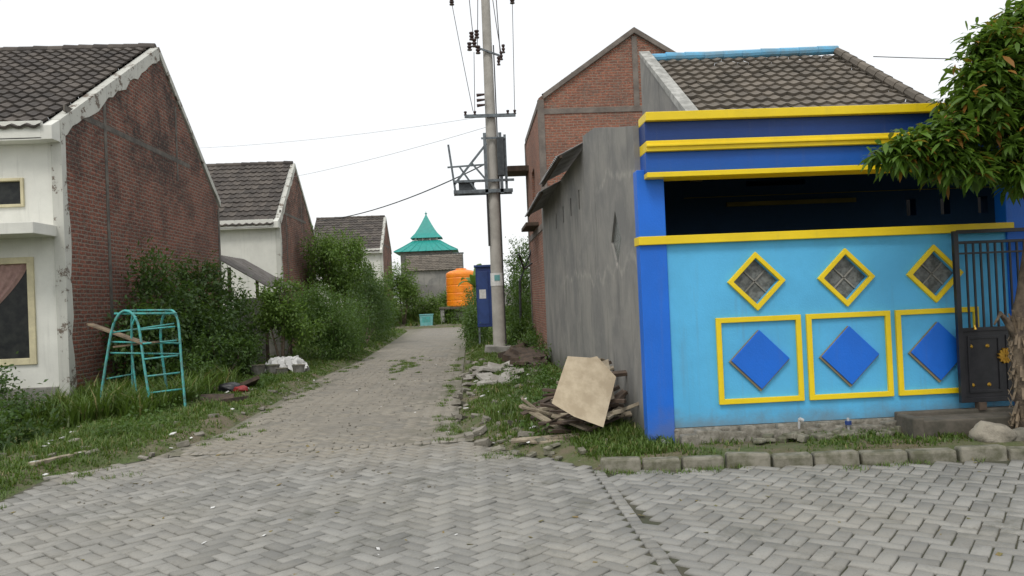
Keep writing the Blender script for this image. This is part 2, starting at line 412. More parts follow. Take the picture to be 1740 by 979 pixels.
# ---------------------------------------------------------------- roofs
def tile_roof(name,eL,eR,up,mat,parent,tw=.25,tl=.30,amp=.04):
    eL=Vector(eL);eR=Vector(eR);up=Vector(up); A=(eR-eL); n=round(A.length/tw); A=A.normalized(); tw=(eR-eL).length/n
    rows=round(up.length/tl); U=up.normalized(); tl=up.length/rows; N=A.cross(U).normalized()
    if N.z<0: N=-N
    S=7; vs=[];fs=[]
    prof=[(math.cos(2*math.pi*k/(S-1))*.5+.5)**1.3 for k in range(S)]
    for r in range(rows):
        for c in range(n):
            j=random.uniform(-.008,.008); sk=random.uniform(-.009,.009); o=len(vs)
            for e,(t,l) in enumerate(((-.03,.005),(-.03,.05),(tl,.005))):
                for k in range(S):
                    vs.append(eL+A*(c*tw+tw*k/(S-1))+U*(r*tl+t+(sk if e<2 else 0))+N*(amp*prof[k]+l+j))
            for e in(0,1):
                for k in range(S-1): fs.append((o+e*S+k,o+e*S+k+1,o+(e+1)*S+k+1,o+(e+1)*S+k))
    b=B(); b.v=[tuple(v) for v in vs]; b.f=fs
    return b.obj(name,mat,parent,recalc=False)
def ridge_caps(name,p0,p1,r,mat,parent):
    p0=Vector(p0);p1=Vector(p1);d=p1-p0;n=max(1,round(d.length/.33)); b=B()
    for k in range(n):
        a=p0+d*k/n+Vector((0,0,random.uniform(-.012,.012))); c=p0+d*(k+1.08)/n; b.tube([a,c],[r*1.08,r*.95],10)
    return b.obj(name,mat,parent)
m_frame=M('weathered_frame',(.15,.135,.115),(.08,.072,.064),4,.95,bump=.6,bs=20,bd=.02)
def kampung_house(name,X,x0,yf,yr,yb,zf,zr,zb,windows=True,tilew=.25):
    e=empty(name,((X+x0)/2,(yf+yb)/2,0))
    B().slab([(yf+.14,-.1),(yb,-.1),(yb,zb-.15),(yr,zr-.15),(yf+.14,zf-.05)],[],YZ,X-.16,X-.02).obj('brick_gable_wall',m_brL,e)
    f=B(); yc=yf+(yr-yf)*.38; zt=lambda y: zf+(zr-zf)*(y-yf)/(yr-yf) if y<yr else zr+(zb-zr)*(y-yr)/(yb-yr)
    f.box(X-.05,X-.012,yc-.06,yc+.06,-.1,zt(yc)-.25)
    f.box(X-.05,X-.012,yr+.9,yr+1.0,zf-.2,zt(yr+1.)-.35)
    f.box(X-.05,X-.014,yf+.2,yr+1.8,zf+.25,zf+.36)
    f.box(X-.05,X-.008,yb-.14,yb+.004,-.1,zb-.2)
    f.obj('concrete_frame',m_frame,e)
    v=B()
    def strip(a,b,w,n=22):
        top=[(a[0]+(b[0]-a[0])*k/n,a[1]+(b[1]-a[1])*k/n+.06) for k in range(n+1)]
        bot=[(p[0],p[1]-.06-w*random.uniform(.7,1.15)) for p in reversed(top)]
        v.slab(top+bot,[],YZ,X-.17,X+.015)
    strip((yf-.02,zf),(yr,zr),.28)
    strip((yr+.001,zr),(yb+.1,zb),.12)
    n=14; e0=[(yf-.02,-.1+(zf-.05)*k/n) for k in range(n+1)]; e1=[(yf+.14+random.uniform(-.03,.09),p[1]) for p in reversed(e0)]
    v.slab(e0+e1,[],YZ,X-.175,X+.008)
    v.obj('verge_plaster',m_whiteold,e,bevel=.006)
    holes=[]
    if windows:
        holes=[[(X-1.95,.9),(X-.54,.9),(X-.54,2.75),(X-1.95,2.75)],[(X-1.7,3.62),(X-.66,3.62),(X-.66,4.12),(X-1.7,4.12)]]
    B().slab([(x0,-.1),(X-.18,-.1),(X-.18,zf-.3),(x0,zf-.3)],holes,XZ,yf+.02,yf+.15).obj('front_wall',m_white,e)
    B().box(x0-.1,X-.18,yf-.3,yf-.22,zf-.33,zf-.02).box(x0-.1,X-.18,yf-.3,yf+.02,zf-.345,zf-.3).box(x0,X-.18,yf+.03,yf+.14,zf-.3,zf+.0).obj('eave_fascia',m_white,e,bevel=.006)
    B().slab([(yf-.3,zf-.34),(yf-.02,zf-.34),(yf-.02,zf+.05),(yf-.3,zf-.1)],[],YZ,X-.18,X-.0).obj('verge_end',m_white,e,bevel=.006)
    B().box(x0,X-.185,yf-.05,yf+.018,-.1,.5).obj('plinth',m_conc,e,bevel=.01)
    B().box(x0,x0+.15,yf+.16,yb,-.1,zf-.3).box(x0+.155,X-.165,yb-.15,yb-.002,-.1,zb-.1).obj('rear_walls',m_white,e)
    if windows:
        B().box(x0,X-.12,yf-.75,yf+.03,3.08,3.27).obj('canopy_slab',m_white,e,bevel=.01)
        B().box(X-2.4,X-.3,yf+1.8,yf+1.85,.3,4.3).obj('room_shade_panel',m_dark,e)  # near-black panel behind the windows, room shade put into its colour
        fr=B()
        for (a,b_,c,d) in((X-1.95,X-.54,.9,2.75),(X-1.7,X-.66,3.62,4.12)):
            w=.11 if d<3 else .05
            fr.box(a,a+w,yf-.02,yf+.1,c,d).box(b_-w,b_,yf-.02,yf+.1,c,d).box(a+w,b_-w,yf-.018,yf+.1,c,c+w).box(a+w,b_-w,yf-.018,yf+.1,d-w,d)
        fr.obj('window_frames',m_cream,e,bevel=.006)
        B().box(X-1.85,X-.64,yf+.085,yf+.09,1,2.65).box(X-1.64,X-.71,yf+.085,yf+.09,3.67,4.07).obj('window_panes',m_glass,e)
        n=40; vs=[];fs=[]; R=12
        for r in range(R+1):
            t=r/R; z=2.66-1.0*t; right=X-.66-.62*min(1,t*1.25)**1.4; left=X-1.84
            for k in range(n+1):
                u=k/n; vs.append((left+(right-left)*u,yf+.06+.018*math.sin(u*46),z))
        for r in range(R):
            for k in range(n): a=r*(n+1)+k; fs.append((a,a+1,a+n+2,a+n+1))
        b=B().add(vs,fs); b.obj('curtain',m_curt,e,smooth=True)
    k=(zr-zf)/(yr-yf)
    tile_roof('roof_tiles_front',(x0-.3,yf-.3,zf-.3*k+.03),(X-.16,yf-.3,zf-.3*k+.03),(0,yr-yf+.3,zr-zf+.3*k),m_tileL,e,tilew)
    k=(zr-zb)/(yb-yr)
    tile_roof('roof_tiles_back',(X-.16,yb+.2,zb-.2*k+.03),(x0-.3,yb+.2,zb-.2*k+.03),(0,yr-yb-.2,zr-zb+.2*k),m_tileL,e,tilew)
    ridge_caps('ridge_caps',(x0-.3,yr,zr+.05),(X-.1,yr,zr+.05),.1,m_tileL,e)
    return e
kampung_house('brick_house',-7.0,-14.5,14.06,18.6,22.6,5.05,7.75,4.7)
kampung_house('brick_house',-7.0,-13.5,29.6,32.5,36.1,4.95,7.45,4.75,windows=False)
kampung_house('brick_house',-6.0,-10.6,54,57,60,5.4,7.8,5.4,windows=False,tilew=.3)
kampung_house('brick_house',-10.9,-17,45,48,51,4.3,6.4,4.3,windows=False,tilew=.3)

# ---------------------------------------------------------------- blue house
e=empty('blue_house',(4,8.4,0))
def dia(cx,cz,r): return [(cx-r,cz),(cx,cz-r),(cx+r,cz),(cx,cz+r)]
CX=[3.02,4.0,4.98]
WZ=1.76; SZ=.925
B().slab([(2.05,.24),(5.82,.24),(5.82,2.2),(2.05,2.2)],[dia(c,WZ,.245) for c in CX],XZ,8.36,8.50).obj('front_wall',m_light,e)
ft=B(); ft.box(2.06,5.84,8.31,8.52,-.1,.235)
x=2.1
while x<4.3:
    L=random.uniform(.15,.4); ft.obox((x+L/2,8.26+random.uniform(-.03,.02),.09),(L,.14,.24+random.uniform(-.08,.06)),(random.uniform(-12,5),random.uniform(-4,4),random.uniform(-5,5))); x+=L*.85
ft.obj('wall_footing',M('footing',(.30,.28,.24),(.15,.14,.11),9,.95,bump=.9,bs=18,bd=.03),e,bevel=.02)
B().box(1.78,2.07,8.335,8.52,.0,2.195).box(1.78,2.07,8.335,8.52,2.275,2.99).box(5.80,6.1,8.335,8.52,0,2.9).box(8.2,8.5,8.335,8.52,0,2.9).obj('pillars',m_blue,e,bevel=.008)
B().box(1.765,5.86,8.295,8.54,2.19,2.28).obj('yellow_coping',m_yel,e,bevel=.006)
y=B()
for c in CX:
    y.slab(dia(c,WZ,.315),[dia(c,WZ,.25)],XZ,8.325,8.44)
    r=.46;q=.405
    y.slab([(c-r,SZ-r),(c+r,SZ-r),(c+r,SZ+r),(c-r,SZ+r)],[[(c-q,SZ-q),(c+q,SZ-q),(c+q,SZ+q),(c-q,SZ+q)]],XZ,8.325,8.362)
y.obj('yellow_frames',m_yel,e,bevel=.004)
g=B(); mu=B(); dm=B(); de=B()
for c in CX:
    g.slab(dia(c,WZ,.248),[],XZ,8.41,8.42)
    for sgn in(-1,1): mu.beam((c-.12,8.40,WZ-.12*sgn),(c+.12,8.40,WZ+.12*sgn),.014,.014)
    dm.slab(dia(c,SZ,.315),[],XZ,8.318,8.362)
    de.slab(dia(c-.008,SZ-.012,.327),[],XZ,8.334,8.361)
g.obj('patterned_glass',m_glassd,e); mu.obj('glazing_bars',m_conc,e)
dm.obj('blue_diamonds',m_blue,e,bevel=.004); de.obj('diamond_edges',M('tan_edge',(.3,.25,.15)),e)
P=[('parapet_yellow_top',3.47,3.56,8.13,m_yel),('parapet_navy',3.265,3.47,8.20,m_navy),('parapet_yellow_mid',3.155,3.265,8.16,m_yel),('parapet_blue',2.94,3.155,8.215,m_mid),('parapet_yellow_bottom',2.885,2.94,8.18,m_yel)]
for nm,z0,z1,yf,mm in P:
    B().box(1.86,8.5,yf,8.5,z0,z1).obj(nm,mm,e,bevel=.006)
B().box(1.858,8.5,8.135,8.165,3.20,3.222).obj('moulding_lip',m_yel,e,bevel=.004)
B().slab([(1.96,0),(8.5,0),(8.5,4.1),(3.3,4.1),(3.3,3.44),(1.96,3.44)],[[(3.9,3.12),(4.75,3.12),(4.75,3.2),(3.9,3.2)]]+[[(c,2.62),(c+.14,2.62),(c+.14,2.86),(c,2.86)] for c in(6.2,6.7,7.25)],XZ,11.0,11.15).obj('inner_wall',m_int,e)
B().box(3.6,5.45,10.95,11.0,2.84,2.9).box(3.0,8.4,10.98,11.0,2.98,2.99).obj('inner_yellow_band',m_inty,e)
B().box(1.96,2.6,11.2,11.25,0,3.4).box(3,8.4,12.5,12.6,.1,3.4).obj('inner_shade_panels',m_dark,e)  # near-black sheets behind the wall openings, painted shade instead of a room
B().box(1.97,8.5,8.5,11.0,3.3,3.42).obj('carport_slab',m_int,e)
B().box(8.35,8.5,8.5,13.8,0,3.3).box(1.97,8.35,8.5,11,.0,.06).obj('right_wall_and_floor',m_int,e)
B().box(1.97,6.4,11.16,19.6,3.45,3.6).obj('rear_blocker_slab',m_conc,e)  # unseen slab, added to block the sky and keep the side-wall holes dark
hol=[[(a,3.1),(a+.16,3.1),(a+.16,3.42),(a,3.42)] for a in(12.9,14.0,15.2,16.5)]
hol.append([(9.45,2.35),(9.8,1.98),(10.15,2.35),(9.8,2.72)])
B().slab([(8.5,-.1),(19.9,-.1),(19.9,3.95),(12.3,3.97),(12.27,4.16),(11.1,4.04),(9.6,3.72),(8.5,3.50)],hol,YZ,1.80,1.95).obj('gray_side_wall',m_gray,e)
B().slab([(9.45,2.35),(9.8,1.98),(10.15,2.35),(9.8,2.72)],[],YZ,1.825,1.835).obj('vent_glass',m_glassd,e)
B().slab([(10.9,3.2),(13.8,3.2),(13.8,5.84),(11.0,4.12)],[],YZ,3.1,3.25).obj('gray_gable',m_gray,e)
B().slab([(11.0,4.22),(13.8,5.93),(13.8,5.86),(11.0,4.08)],[],YZ,3.085,3.27).obj('gable_verge',M('verge_grey_white',(.45,.45,.42),(.25,.25,.23),6,.9),e)
B().slab([(11.0,4.1),(13.8,4.1),(13.8,5.7)],[],YZ,6.4,6.5).box(3.25,8.4,13.7,13.8,3.4,4.3).obj('gable_wall_right',m_gray,e)
B().box(3.25,6.45,13.66,13.8,4.3,5.6).obj('rear_roof_wall',m_gray,e)
tile_roof('roof_tiles',(3.27,10.85,4.03),(6.6,10.85,4.03),(0,2.9,1.70),m_tileR,e,.2,.26,.028)
ridge_caps('ridge_caps',(3.2,13.74,5.78),(6.6,13.74,5.84),.075,m_ridge,e)
rc=B()
for k in range(11):
    a=Vector((6.6,13.7-.27*k,5.8-.16*k)); rc.tube([a,a+Vector((0,-.3,-.178))],[.07,.085],8)
rc.obj('verge_caps',m_tileR,e)
def corr(b,p,a,u,n,amp=.02):
    p=Vector(p);a=Vector(a);u=Vector(u);N=a.cross(u).normalized(); K=n*6; vs=[]
    for t in(0,1):
        for k in range(K+1): vs.append(p+u*t+a*k/K+N*amp*math.sin(2*math.pi*k/6))
    fs=[(k,k+1,K+1+k+1,K+1+k) for k in range(K)]
    b.add(vs,fs)
aw=B(); corr(aw,(1.38,12.3,3.86),(0,3.2,.02),(.7,0,.34),20); corr(aw,(1.35,15.4,3.72),(0,4.2,-.05),(.7,0,.34),26)
aw.obj('corrugated_awning',m_zinc,e)
B().beam((1.45,12.3,3.86),(1.45,15.5,3.86),.04,.04).beam((1.43,15.5,3.72),(1.43,19.5,3.68),.04,.04).obj('awning_battens',m_woodd,e)
pp=B(); pp.tube([(1.93,8.34,.1),(1.93,8.14,.1)],.04,12); pp.obj('drain_pipe',m_pvc,e); B().tube([(1.93,8.16,.1),(1.93,8.138,.1)],.03,12).obj('drain_mouth_shade',m_dark,e)  # last tube: near-black disc on the pipe mouth, painted shade of the hollow
tp=B(); tp.tube([(3.35,8.30,.2),(3.35,8.2,.2),(3.35,8.18,.3)],.014,8).tube([(3.35,8.18,.3),(3.39,8.18,.28)],.02,8).tube([(3.88,8.28,.12),(3.88,8.2,.12),(3.88,8.2,.28)],.014,8); tp.obj('taps',m_pvc,e)
B().tube([(3.88,8.2,.21),(3.88,8.2,.25)],.035,8).obj('valve',m_pbl,e)

# gate
ge=empty('sliding_gate',(6,8.2,0))
gt=B(); gx0,gx1=5.10,6.95; yg=8.19
gt.box(gx0,gx0+.05,yg-.025,yg+.025,.38,2.2); gt.box(gx1-.05,gx1,yg-.025,yg+.025,.38,2.2)
for z,h in((.38,.05),(1.13,.04),(2.06,.03),(2.17,.04),(1.95,.02)): gt.box(gx0+.05,gx1-.05,yg-.02,yg+.02,z,z+h)
k=gx0+.13
while k<gx1-.1: gt.box(k,k+.02,yg-.01,yg+.01,1.17,2.06); k+=.08
gt.obj('gate_frame',m_black,ge,bevel=.003)
gp=B(); gp.box(gx0+.05,gx1-.05,yg-.006,yg+.006,.43,1.13)
for a in np.arange(gx0+.1,gx1-.3,.42): gp.slab([(a,.48),(a+.36,.48),(a+.36,1.08),(a,1.08)],[[(a+.03,.51),(a+.33,.51),(a+.33,1.05),(a+.03,1.05)]],XZ,yg-.018,yg-.0055)
gp.obj('gate_panels',m_black,ge,bevel=.002)
go=B()
for cx in(5.60,6.45):
    star=[]
    for k in range(24):
        r=.085 if k%2 else .065; star.append((cx+r*math.cos(k*math.pi/12),.86+r*math.sin(k*math.pi/12)))
    go.slab(star,[],XZ,yg-.035,yg-.005); 
    for k in range(12):
        t=k*math.pi/6; go.beam((cx,yg-.036,.86),(cx+.07*math.cos(t),yg-.036,.86+.07*math.sin(t)),.008,.012)
for cx in(5.24,5.42,5.78,5.96):
    for cz in(.56,.97): go.tube([(cx,yg-.006,cz),(cx,yg-.025,cz)],[.022,.010],10)
for cx in(5.28,5.7,6.2): go.tube([(cx,yg-.03,1.15),(cx,yg-.02,1.2)],[.018,.004],8)
go.obj('gold_ornaments',m_gold,ge)
B().box(5.28,5.36,yg-.04,yg+.04,.3,.38).box(6.6,6.68,yg-.04,yg+.04,.3,.38).obj('gate_rollers',m_woodd,ge)

B().box(4.42,6.6,7.86,8.17,.0,.27).box(4.42,6.6,8.172,8.285,0,.31).box(4.38,4.5,7.84,8.17,.0,.30).obj('concrete_trough',m_concd,bevel=.015)
def rock(name,c,r,seed,mat=m_stone):
    import bmesh
    bm=bmesh.new(); bmesh.ops.create_icosphere(bm,subdivisions=3,radius=1)
    rr=random.Random(seed); ph=[rr.uniform(0,6) for _ in range(6)]
    for v in bm.verts:
        d=1+.14*math.sin(v.co.x*3+ph[0])*math.sin(v.co.y*3.3+ph[1])+.08*math.sin(v.co.z*6+ph[2]+v.co.x*4)+.05*math.sin(v.co.y*9+ph[3])
        v.co=Vector((v.co.x*r[0]*d,v.co.y*r[1]*d,v.co.z*r[2]*d))+Vector(c)
    me=bpy.data.meshes.new(name); bm.to_mesh(me); bm.free(); me.materials.append(mat); me.polygons.foreach_set('use_smooth',[True]*len(me.polygons))
    o=bpy.data.objects.new(name,me); col.objects.link(o); return o
rock('boulder',(5.05,7.62,.14),(.2,.16,.14),1,M('pale_stone',(.34,.31,.25),(.22,.2,.16),5,.95,bump=.8,bs=14,bd=.03))
rock('boulder',(5.32,7.6,.1),(.13,.1,.1),2)
rb=B()
for k in range(26):
    x=random.uniform(2.9,4.4); rb.obox((x,random.uniform(8.02,8.2),.10+random.uniform(0,.05)),(random.uniform(.08,.3),random.uniform(.06,.14),random.uniform(.03,.08)),(random.uniform(-15,15),random.uniform(-12,12),random.uniform(0,60)))
rb.obj('concrete_rubble',m_kerb,bevel=.012)

# ---------------------------------------------------------------- two storey brick house
e=empty('unfinished_brick_house',(4.4,23,0))
xL,xP,xR,yf,yb=1.85,4.35,6.95,19.95,25.2
B().slab([(xL,-.1),(xR,-.1),(xR,6.75),(xP,8.35),(xL,6.7)],[],XZ,yf,yf+.15).obj('front_gable_wall',m_brR,e)
B().slab([(xL,-.1),(xR,-.1),(xR,6.75),(xP,8.35),(xL,6.7)],[],XZ,yb-.15,yb).obj('rear_gable_wall',m_brR,e)
B().slab([(yf+.152,-.1),(yb-.152,-.1),(yb-.152,6.62),(yf+.152,6.62)],[[(22.2,4.3),(23.2,4.3),(23.2,5.3),(22.2,5.3)]],YZ,xL+.003,xL+.15).obj('side_wall',m_brR,e)
B().box(xR-.15,xR-.003,yf+.152,yb-.152,0,6.6).box(xL+.2,xR-.2,yf+.2,yb-.2,3.2,3.35).obj('far_wall',m_brR,e)
cf=B()
cf.slab([(xL+.12,6.80),(xP,8.42),(xR+.2,6.63),(xR+.2,6.50),(xP,8.27),(xL+.12,6.66)],[],XZ,yf-.08,yf+.2)
cf.box(xL-.02,xR,yf-.02,yf+.1,6.28,6.42).box(xL-.02,xR,yf-.02,yf+.1,3.5,3.65)
cf.box(xL-.03,xL+.13,yf-.025,yf+.14,-.1,6.66).box(xP-.07,xP+.07,yf-.022,yf+.1,6.4,8.2)
cf.box(xL-.03,xL+.1,yb-.2,yb+.01,-.1,6.55).box(xL-.02,xL+.1,yf+.15,yb-.2,3.4,3.58).box(xL-.02,xL+.1,yf+.15,yb-.2,6.5,6.66)
cf.obj('concrete_frame',M('frame_concrete',(.22,.19,.165),(.14,.12,.105),3,.95,bump=.6,bs=20,bd=.02),e,bevel=.01)
B().box(1.2,1.9,24.2,25.3,5.55,5.72).box(1.5,1.9,21.5,23.5,3.62,3.72).obj('projecting_slab',m_woodd,e,bevel=.01)
tile_roof('roof_tiles_left',(xL+.15,yb+.1,6.74),(xL+.15,yf+.0,6.74),(xP-xL-.15,0,8.3-6.74),m_tileR,e)
tile_roof('roof_tiles_right',(xR+.3,yf+.0,6.5),(xR+.3,yb+.1,6.5),(xP-xR-.3,0,8.3-6.5),m_tileR,e)

# ---------------------------------------------------------------- mosque
mq=empty('mosque',(-4.25,77,0))
mx,my=-4.25,77
def hipped(b,x,y,z0,z1,w0,w1,curve=0):
    n=5; rings=[]
    for k in range(n+1):
        t=k/n; w=(w0+(w1-w0)*(t**(1-curve)))/2; z=z0+(z1-z0)*t
        rings.append([(x-w,y-w,z),(x+w,y-w,z),(x+w,y+w,z),(x-w,y+w,z)])
    vs=[p for r in rings for p in r]; fs=[]
    for k in range(n):
        for q in range(4): fs.append((k*4+q,k*4+(q+1)%4,k*4+4+(q+1)%4,k*4+4+q))
    fs.append((0,1,2,3)); fs.append(tuple(n*4+q for q in range(4))); b.add(vs,fs)
h=B(); hipped(h,mx,my,6.35,7.45,6.0,2.6); hipped(h,mx,my,7.7,10.0,3.0,.12,.25); h.tube([(mx,my,9.9),(mx,my,10.35)],[.07,.02],6); h.tube([(mx,my,10.1),(mx,my,10.18)],.12,8)
for a in(-1,1):
    for k in range(9): h.beam((mx-2.95+k*.74,my+a*2.95,6.37),(mx-1.1+k*.27,my+a*1.25,7.43),.07,.1)
h.obj('tiered_roof',m_tealroof,mq)
cl=B()
for dx in(-1,-.35,.35,1): cl.box(mx+dx-.08,mx+dx+.08,my-1.12,my-.96,7.3,7.72)
cl.box(mx-.85,mx+.85,my-.85,my+.85,7.2,7.7)
cl.obj('lantern_posts',m_white,mq)
B().box(mx-2.4,mx+2.4,my-2.4,my+2.4,-.1,6.36).obj('walls',m_conc,mq)
wd=B()
for k in(-1.6,0,1.6): wd.box(mx+k-.4,mx+k+.4,my-2.42,my-2.3,4.4,5.7)
wd.obj('windows',m_glass,mq)
tile_roof('lower_roof_tiles',(mx-1.8,my-6,4.4),(mx+3.4,my-6,4.4),(0,2.6,1.5),m_tileR,mq,.3,.35)
B().box(mx-1.6,mx+3.3,my-5.8,my-2.6,-.1,4.45).obj('front_hall',m_gray,mq)
tw=B()
for dx in(2.6,3.4):
    for dy in(-3,-2.2): tw.tube([(mx+dx,my+dy,4.3),(mx+dx,my+dy,6)],.04,6)
tw.box(mx+2.5,mx+3.5,my-3.1,my-2.1,6,6.08).obj('loft_frame',m_steel,mq)
B().box(-4.6,-.8,60,60.15,-.1,2.9).box(-.6,14,62,62.15,-.1,2.4).obj('boundary_wall',m_gray)

# ---------------------------------------------------------------- water tank
te=empty('water_tank',(-.75,52.6,0)); tx,ty=-.75,52.6; tz=1.25; R=1.02
seq=[(0,.96),(.06,1.0)]
for k in range(4):
    b0=.35+k*.5; seq+=[(b0,1.0),(b0+.03,.985),(b0+.07,.985),(b0+.10,1.0)]
seq+=[(2.1,1.0),(2.2,.97),(2.33,.75),(2.4,.42),(2.42,.40),(2.42,.34)]
b=B(); b.tube([(tx,ty,tz+a) for a,_ in seq],[r*R for _,r in seq],40); b.obj('tank_body',m_orange,te,smooth=False)
B().tube([(tx,ty,tz+2.42),(tx,ty,tz+2.50)],[.36,.33],24).obj('lid',m_orange,te)
lb=B(); lb.tube([(tx+.5,ty-.92,tz+.3),(tx+.5,ty-.92,tz+.1),(tx+.6,ty-1.2,tz+.05)],.04,8); lb.obj('outlet_pipe',m_pvc,te)
B().box(tx-1.5,tx+1.3,ty-1.2,ty+1.2,1.1,1.245).obj('platform_slab',m_concd,te,bevel=.02)
pl=B()
for dx in(-1.3,1.1):
    for dy in(-1,1): pl.box(tx+dx-.12,tx+dx+.12,ty+dy-.12,ty+dy+.12,0,1.1)
pl.box(tx-1.2,tx+1.0,ty-.6,ty+.9,0,.9)
pl.obj('platform_piers',m_conc,te)
be=empty('rubbish_bin',(-3.05,50.9,0)); bx,by=-3.05,50.9
bb=B(); bb.slab([(bx-.38,.12),(bx+.38,.12),(bx+.42,.8),(bx-.42,.8)],[],XZ,by-.3,by+.3); bb.box(bx-.45,bx+.45,by-.33,by+.33,.8,.86); bb.obj('bin_body',m_tealbox,be,bevel=.02)
B().box(bx-.25,bx+.25,by-.31,by-.299,.35,.7).obj('bin_panel',m_teal,be)

# ---------------------------------------------------------------- utility pole
pe=empty('utility_pole',(.71,23,0)); px,py=.71,23.0
zz=[0,.01,.5,2,4,6,8,10,11.9,11.99,12]
B().tube([(px,py,z) for z in zz],[.20-.0071*z for z in zz],24,False).obj('pole_shaft',m_pole,pe,smooth=True)
b=B(); b.slab([(px-.5,-.05),(px+.4,-.05),(px+.34,.30),(px-.42,.34)],[],XZ,py-.4,py+.4); b.obj('pole_footing',m_conc,pe,bevel=.03)
st=B()
st.beam((px-.75,py-.2,6.95),(px+.72,py-.2,6.95),.07,.09)
st.beam((px-1.15,py-.22,4.78),(px+.55,py-.22,4.78),.07,.10).beam((px-1.15,py+.22,4.78),(px+.55,py+.22,4.78),.07,.10)
st.beam((px-1.1,py-.22,5.08),(px+.6,py-.22,5.08),.05,.07).beam((px-1.12,py-.25,4.78),(px-1.12,py+.25,4.78),.05,.08)
st.beam((px-1.25,py-.2,6.15),(px-1.1,py-.2,4.8),.06,.06)
st.beam((px-1.3,py-.2,5.5),(px-.15,py-.2,5.55),.045,.045)
st.beam((px-1.12,py-.2,5.0),(px-.15,py-.2,6.15),.06,.06).beam((px-.95,py-.2,5.5),(px-.5,py-.2,4.8),.05,.05).beam((px-.6,py-.2,5.6),(px-.2,py-.2,5.1),.05,.05)
for dx in(-.2,.24): st.beam((px+dx,py-.22,4.7),(px+dx,py-.22,6.45),.09,.07)
st.beam((px+.38,py-.15,4.8),(px+.38,py-.15,6.4),.07,.07).beam((px-.3,py-.22,6.3),(px+.4,py-.22,6.3),.05,.05)
st.beam((px-.35,py-.18,8.95),(px+.42,py-.18,8.65),.05,.05)
st.beam((px-.85,py,11.0),(px+.85,py,11.0),.08,.1)
st.obj('steelwork',m_steel,pe)
tr=B(); tr.box(px-1.0,px-.55,py-.16,py+.16,4.84,5.08).box(px-1.03,px-.52,py-.19,py+.19,5.085,5.11).box(px+.14,px+.34,py-.32,py-.1,5.2,6.3); tr.obj('transformer_box',m_dsteel,pe,bevel=.02)
ins=B()
def insul(p,r=.055,h=.32,n=4):
    pts=[];rs=[]
    for k in range(n):
        z=p[2]+h*k/n
        pts+=[(p[0],p[1],z),(p[0],p[1],z+h/n*.35),(p[0],p[1],z+h/n*.5)]; rs+=[r,r,r*.5]
    ins.tube(pts,rs,10)
for dx in(-.72,-.45,.5,.7): insul((px+dx,py-.2,6.98),.045,.16,2)
for dx,z in((-.52,8.85),(-.38,8.95),(-.28,8.75),(-.45,9.15),(-.3,9.2)): insul((px+dx,py-.2,z),.07,.28,3)
for dx,z in((.38,8.55),(.45,8.75),(.3,8.4)): insul((px+dx,py-.2,z),.05,.3,3)
for z in(7.25,7.4,7.55): ins.tube([(px-.38,py-.2,z),(px-.15,py-.2,z+.02)],[.05,.03],8)
for dx in(-.98,.78): insul((px+dx,py,10.25),.07,.3,4)
ins.obj('insulators',m_ceram,pe,smooth=False)
wi=B()
def sagw(a,b_,sag,r,n=14,bb=None):
    a=Vector(a);b_=Vector(b_); (bb or wi).tube([a+(b_-a)*k/n-Vector((0,0,sag*4*(k/n)*(1-k/n))) for k in range(n+1)],r,5,False)
sagw((px-.98,py,10.3),(px-.5,py-.2,7.1),.05,.010); sagw((px+.78,py,10.3),(px+.7,py-.2,7.1),.02,.010)
sagw((px-.5,py,11),(px-.4,py-.2,9.2),.1,.012); sagw((px+.3,py,11),(px+.35,py-.2,8.8),.1,.014)
sagw((px-.4,py-.2,8.8),(px-.45,py-.2,7.1),.06,.01); sagw((px-.2,py-.2,11),(px-.3,py-.2,8.9),.12,.012); sagw((px+.15,py-.2,10.9),(px+.4,py-.2,8.6),.15,.012)
wi.tube([(px+.17,py-.15,z) for z in(.3,3,6,9)],.018,6); wi.tube([(px-.19,py-.15,z) for z in(3.2,4.2,4.8)],.03,6)
sagw((px-.2,py,5.6),(-7.0,37,5.6),.3,.020)
sagw((9.0,17,6.65),(16,17,6.4),.05,.010)
wi.obj('cables',m_wire,pe)
w2=B(); sagw((px,py,6.7),(-22,48,9.0),.8,.006,14,w2); sagw((px,py,7.0),(-26,44,11.5),.8,.005,14,w2)
w2.obj('distant_cables',M('thin_grey_cable',(.35,.35,.35),bump=0),pe)
B().tube([(px,py,2.05),(px,py,2.42)],[.198,.195],24,False).obj('pole_notice',m_paper,pe)
nb=B(); nb.box(px-.09,px+.07,py-.205,py-.1995,2.2,2.36); nb.obj('notice_picture',m_tealbox,pe)

ke=empty('blue_cabinet',(.55,26.5,0))
b=B(); b.box(.1,.95,26.5,26.9,.75,2.75); b.obj('cabinet_body',m_pbl,ke,bevel=.015)
B().box(.05,1.0,26.45,26.95,2.75,2.82).box(.14,.5,26.485,26.499,.85,2.6).box(.55,.91,26.485,26.499,.85,2.6).obj('cabinet_doors',M('blue_enamel_trim',(.03,.07,.24),rough=.4),ke,bevel=.006)
b=B(); 
for x in(.15,.9):
    for y in(26.55,26.85): b.box(x-.03,x+.03,y-.03,y+.03,0,.75)
b.obj('cabinet_legs',m_steel,ke)
B().box(.2,.42,26.48,26.484,1.7,2.0).obj('cabinet_notice',m_paper,ke)

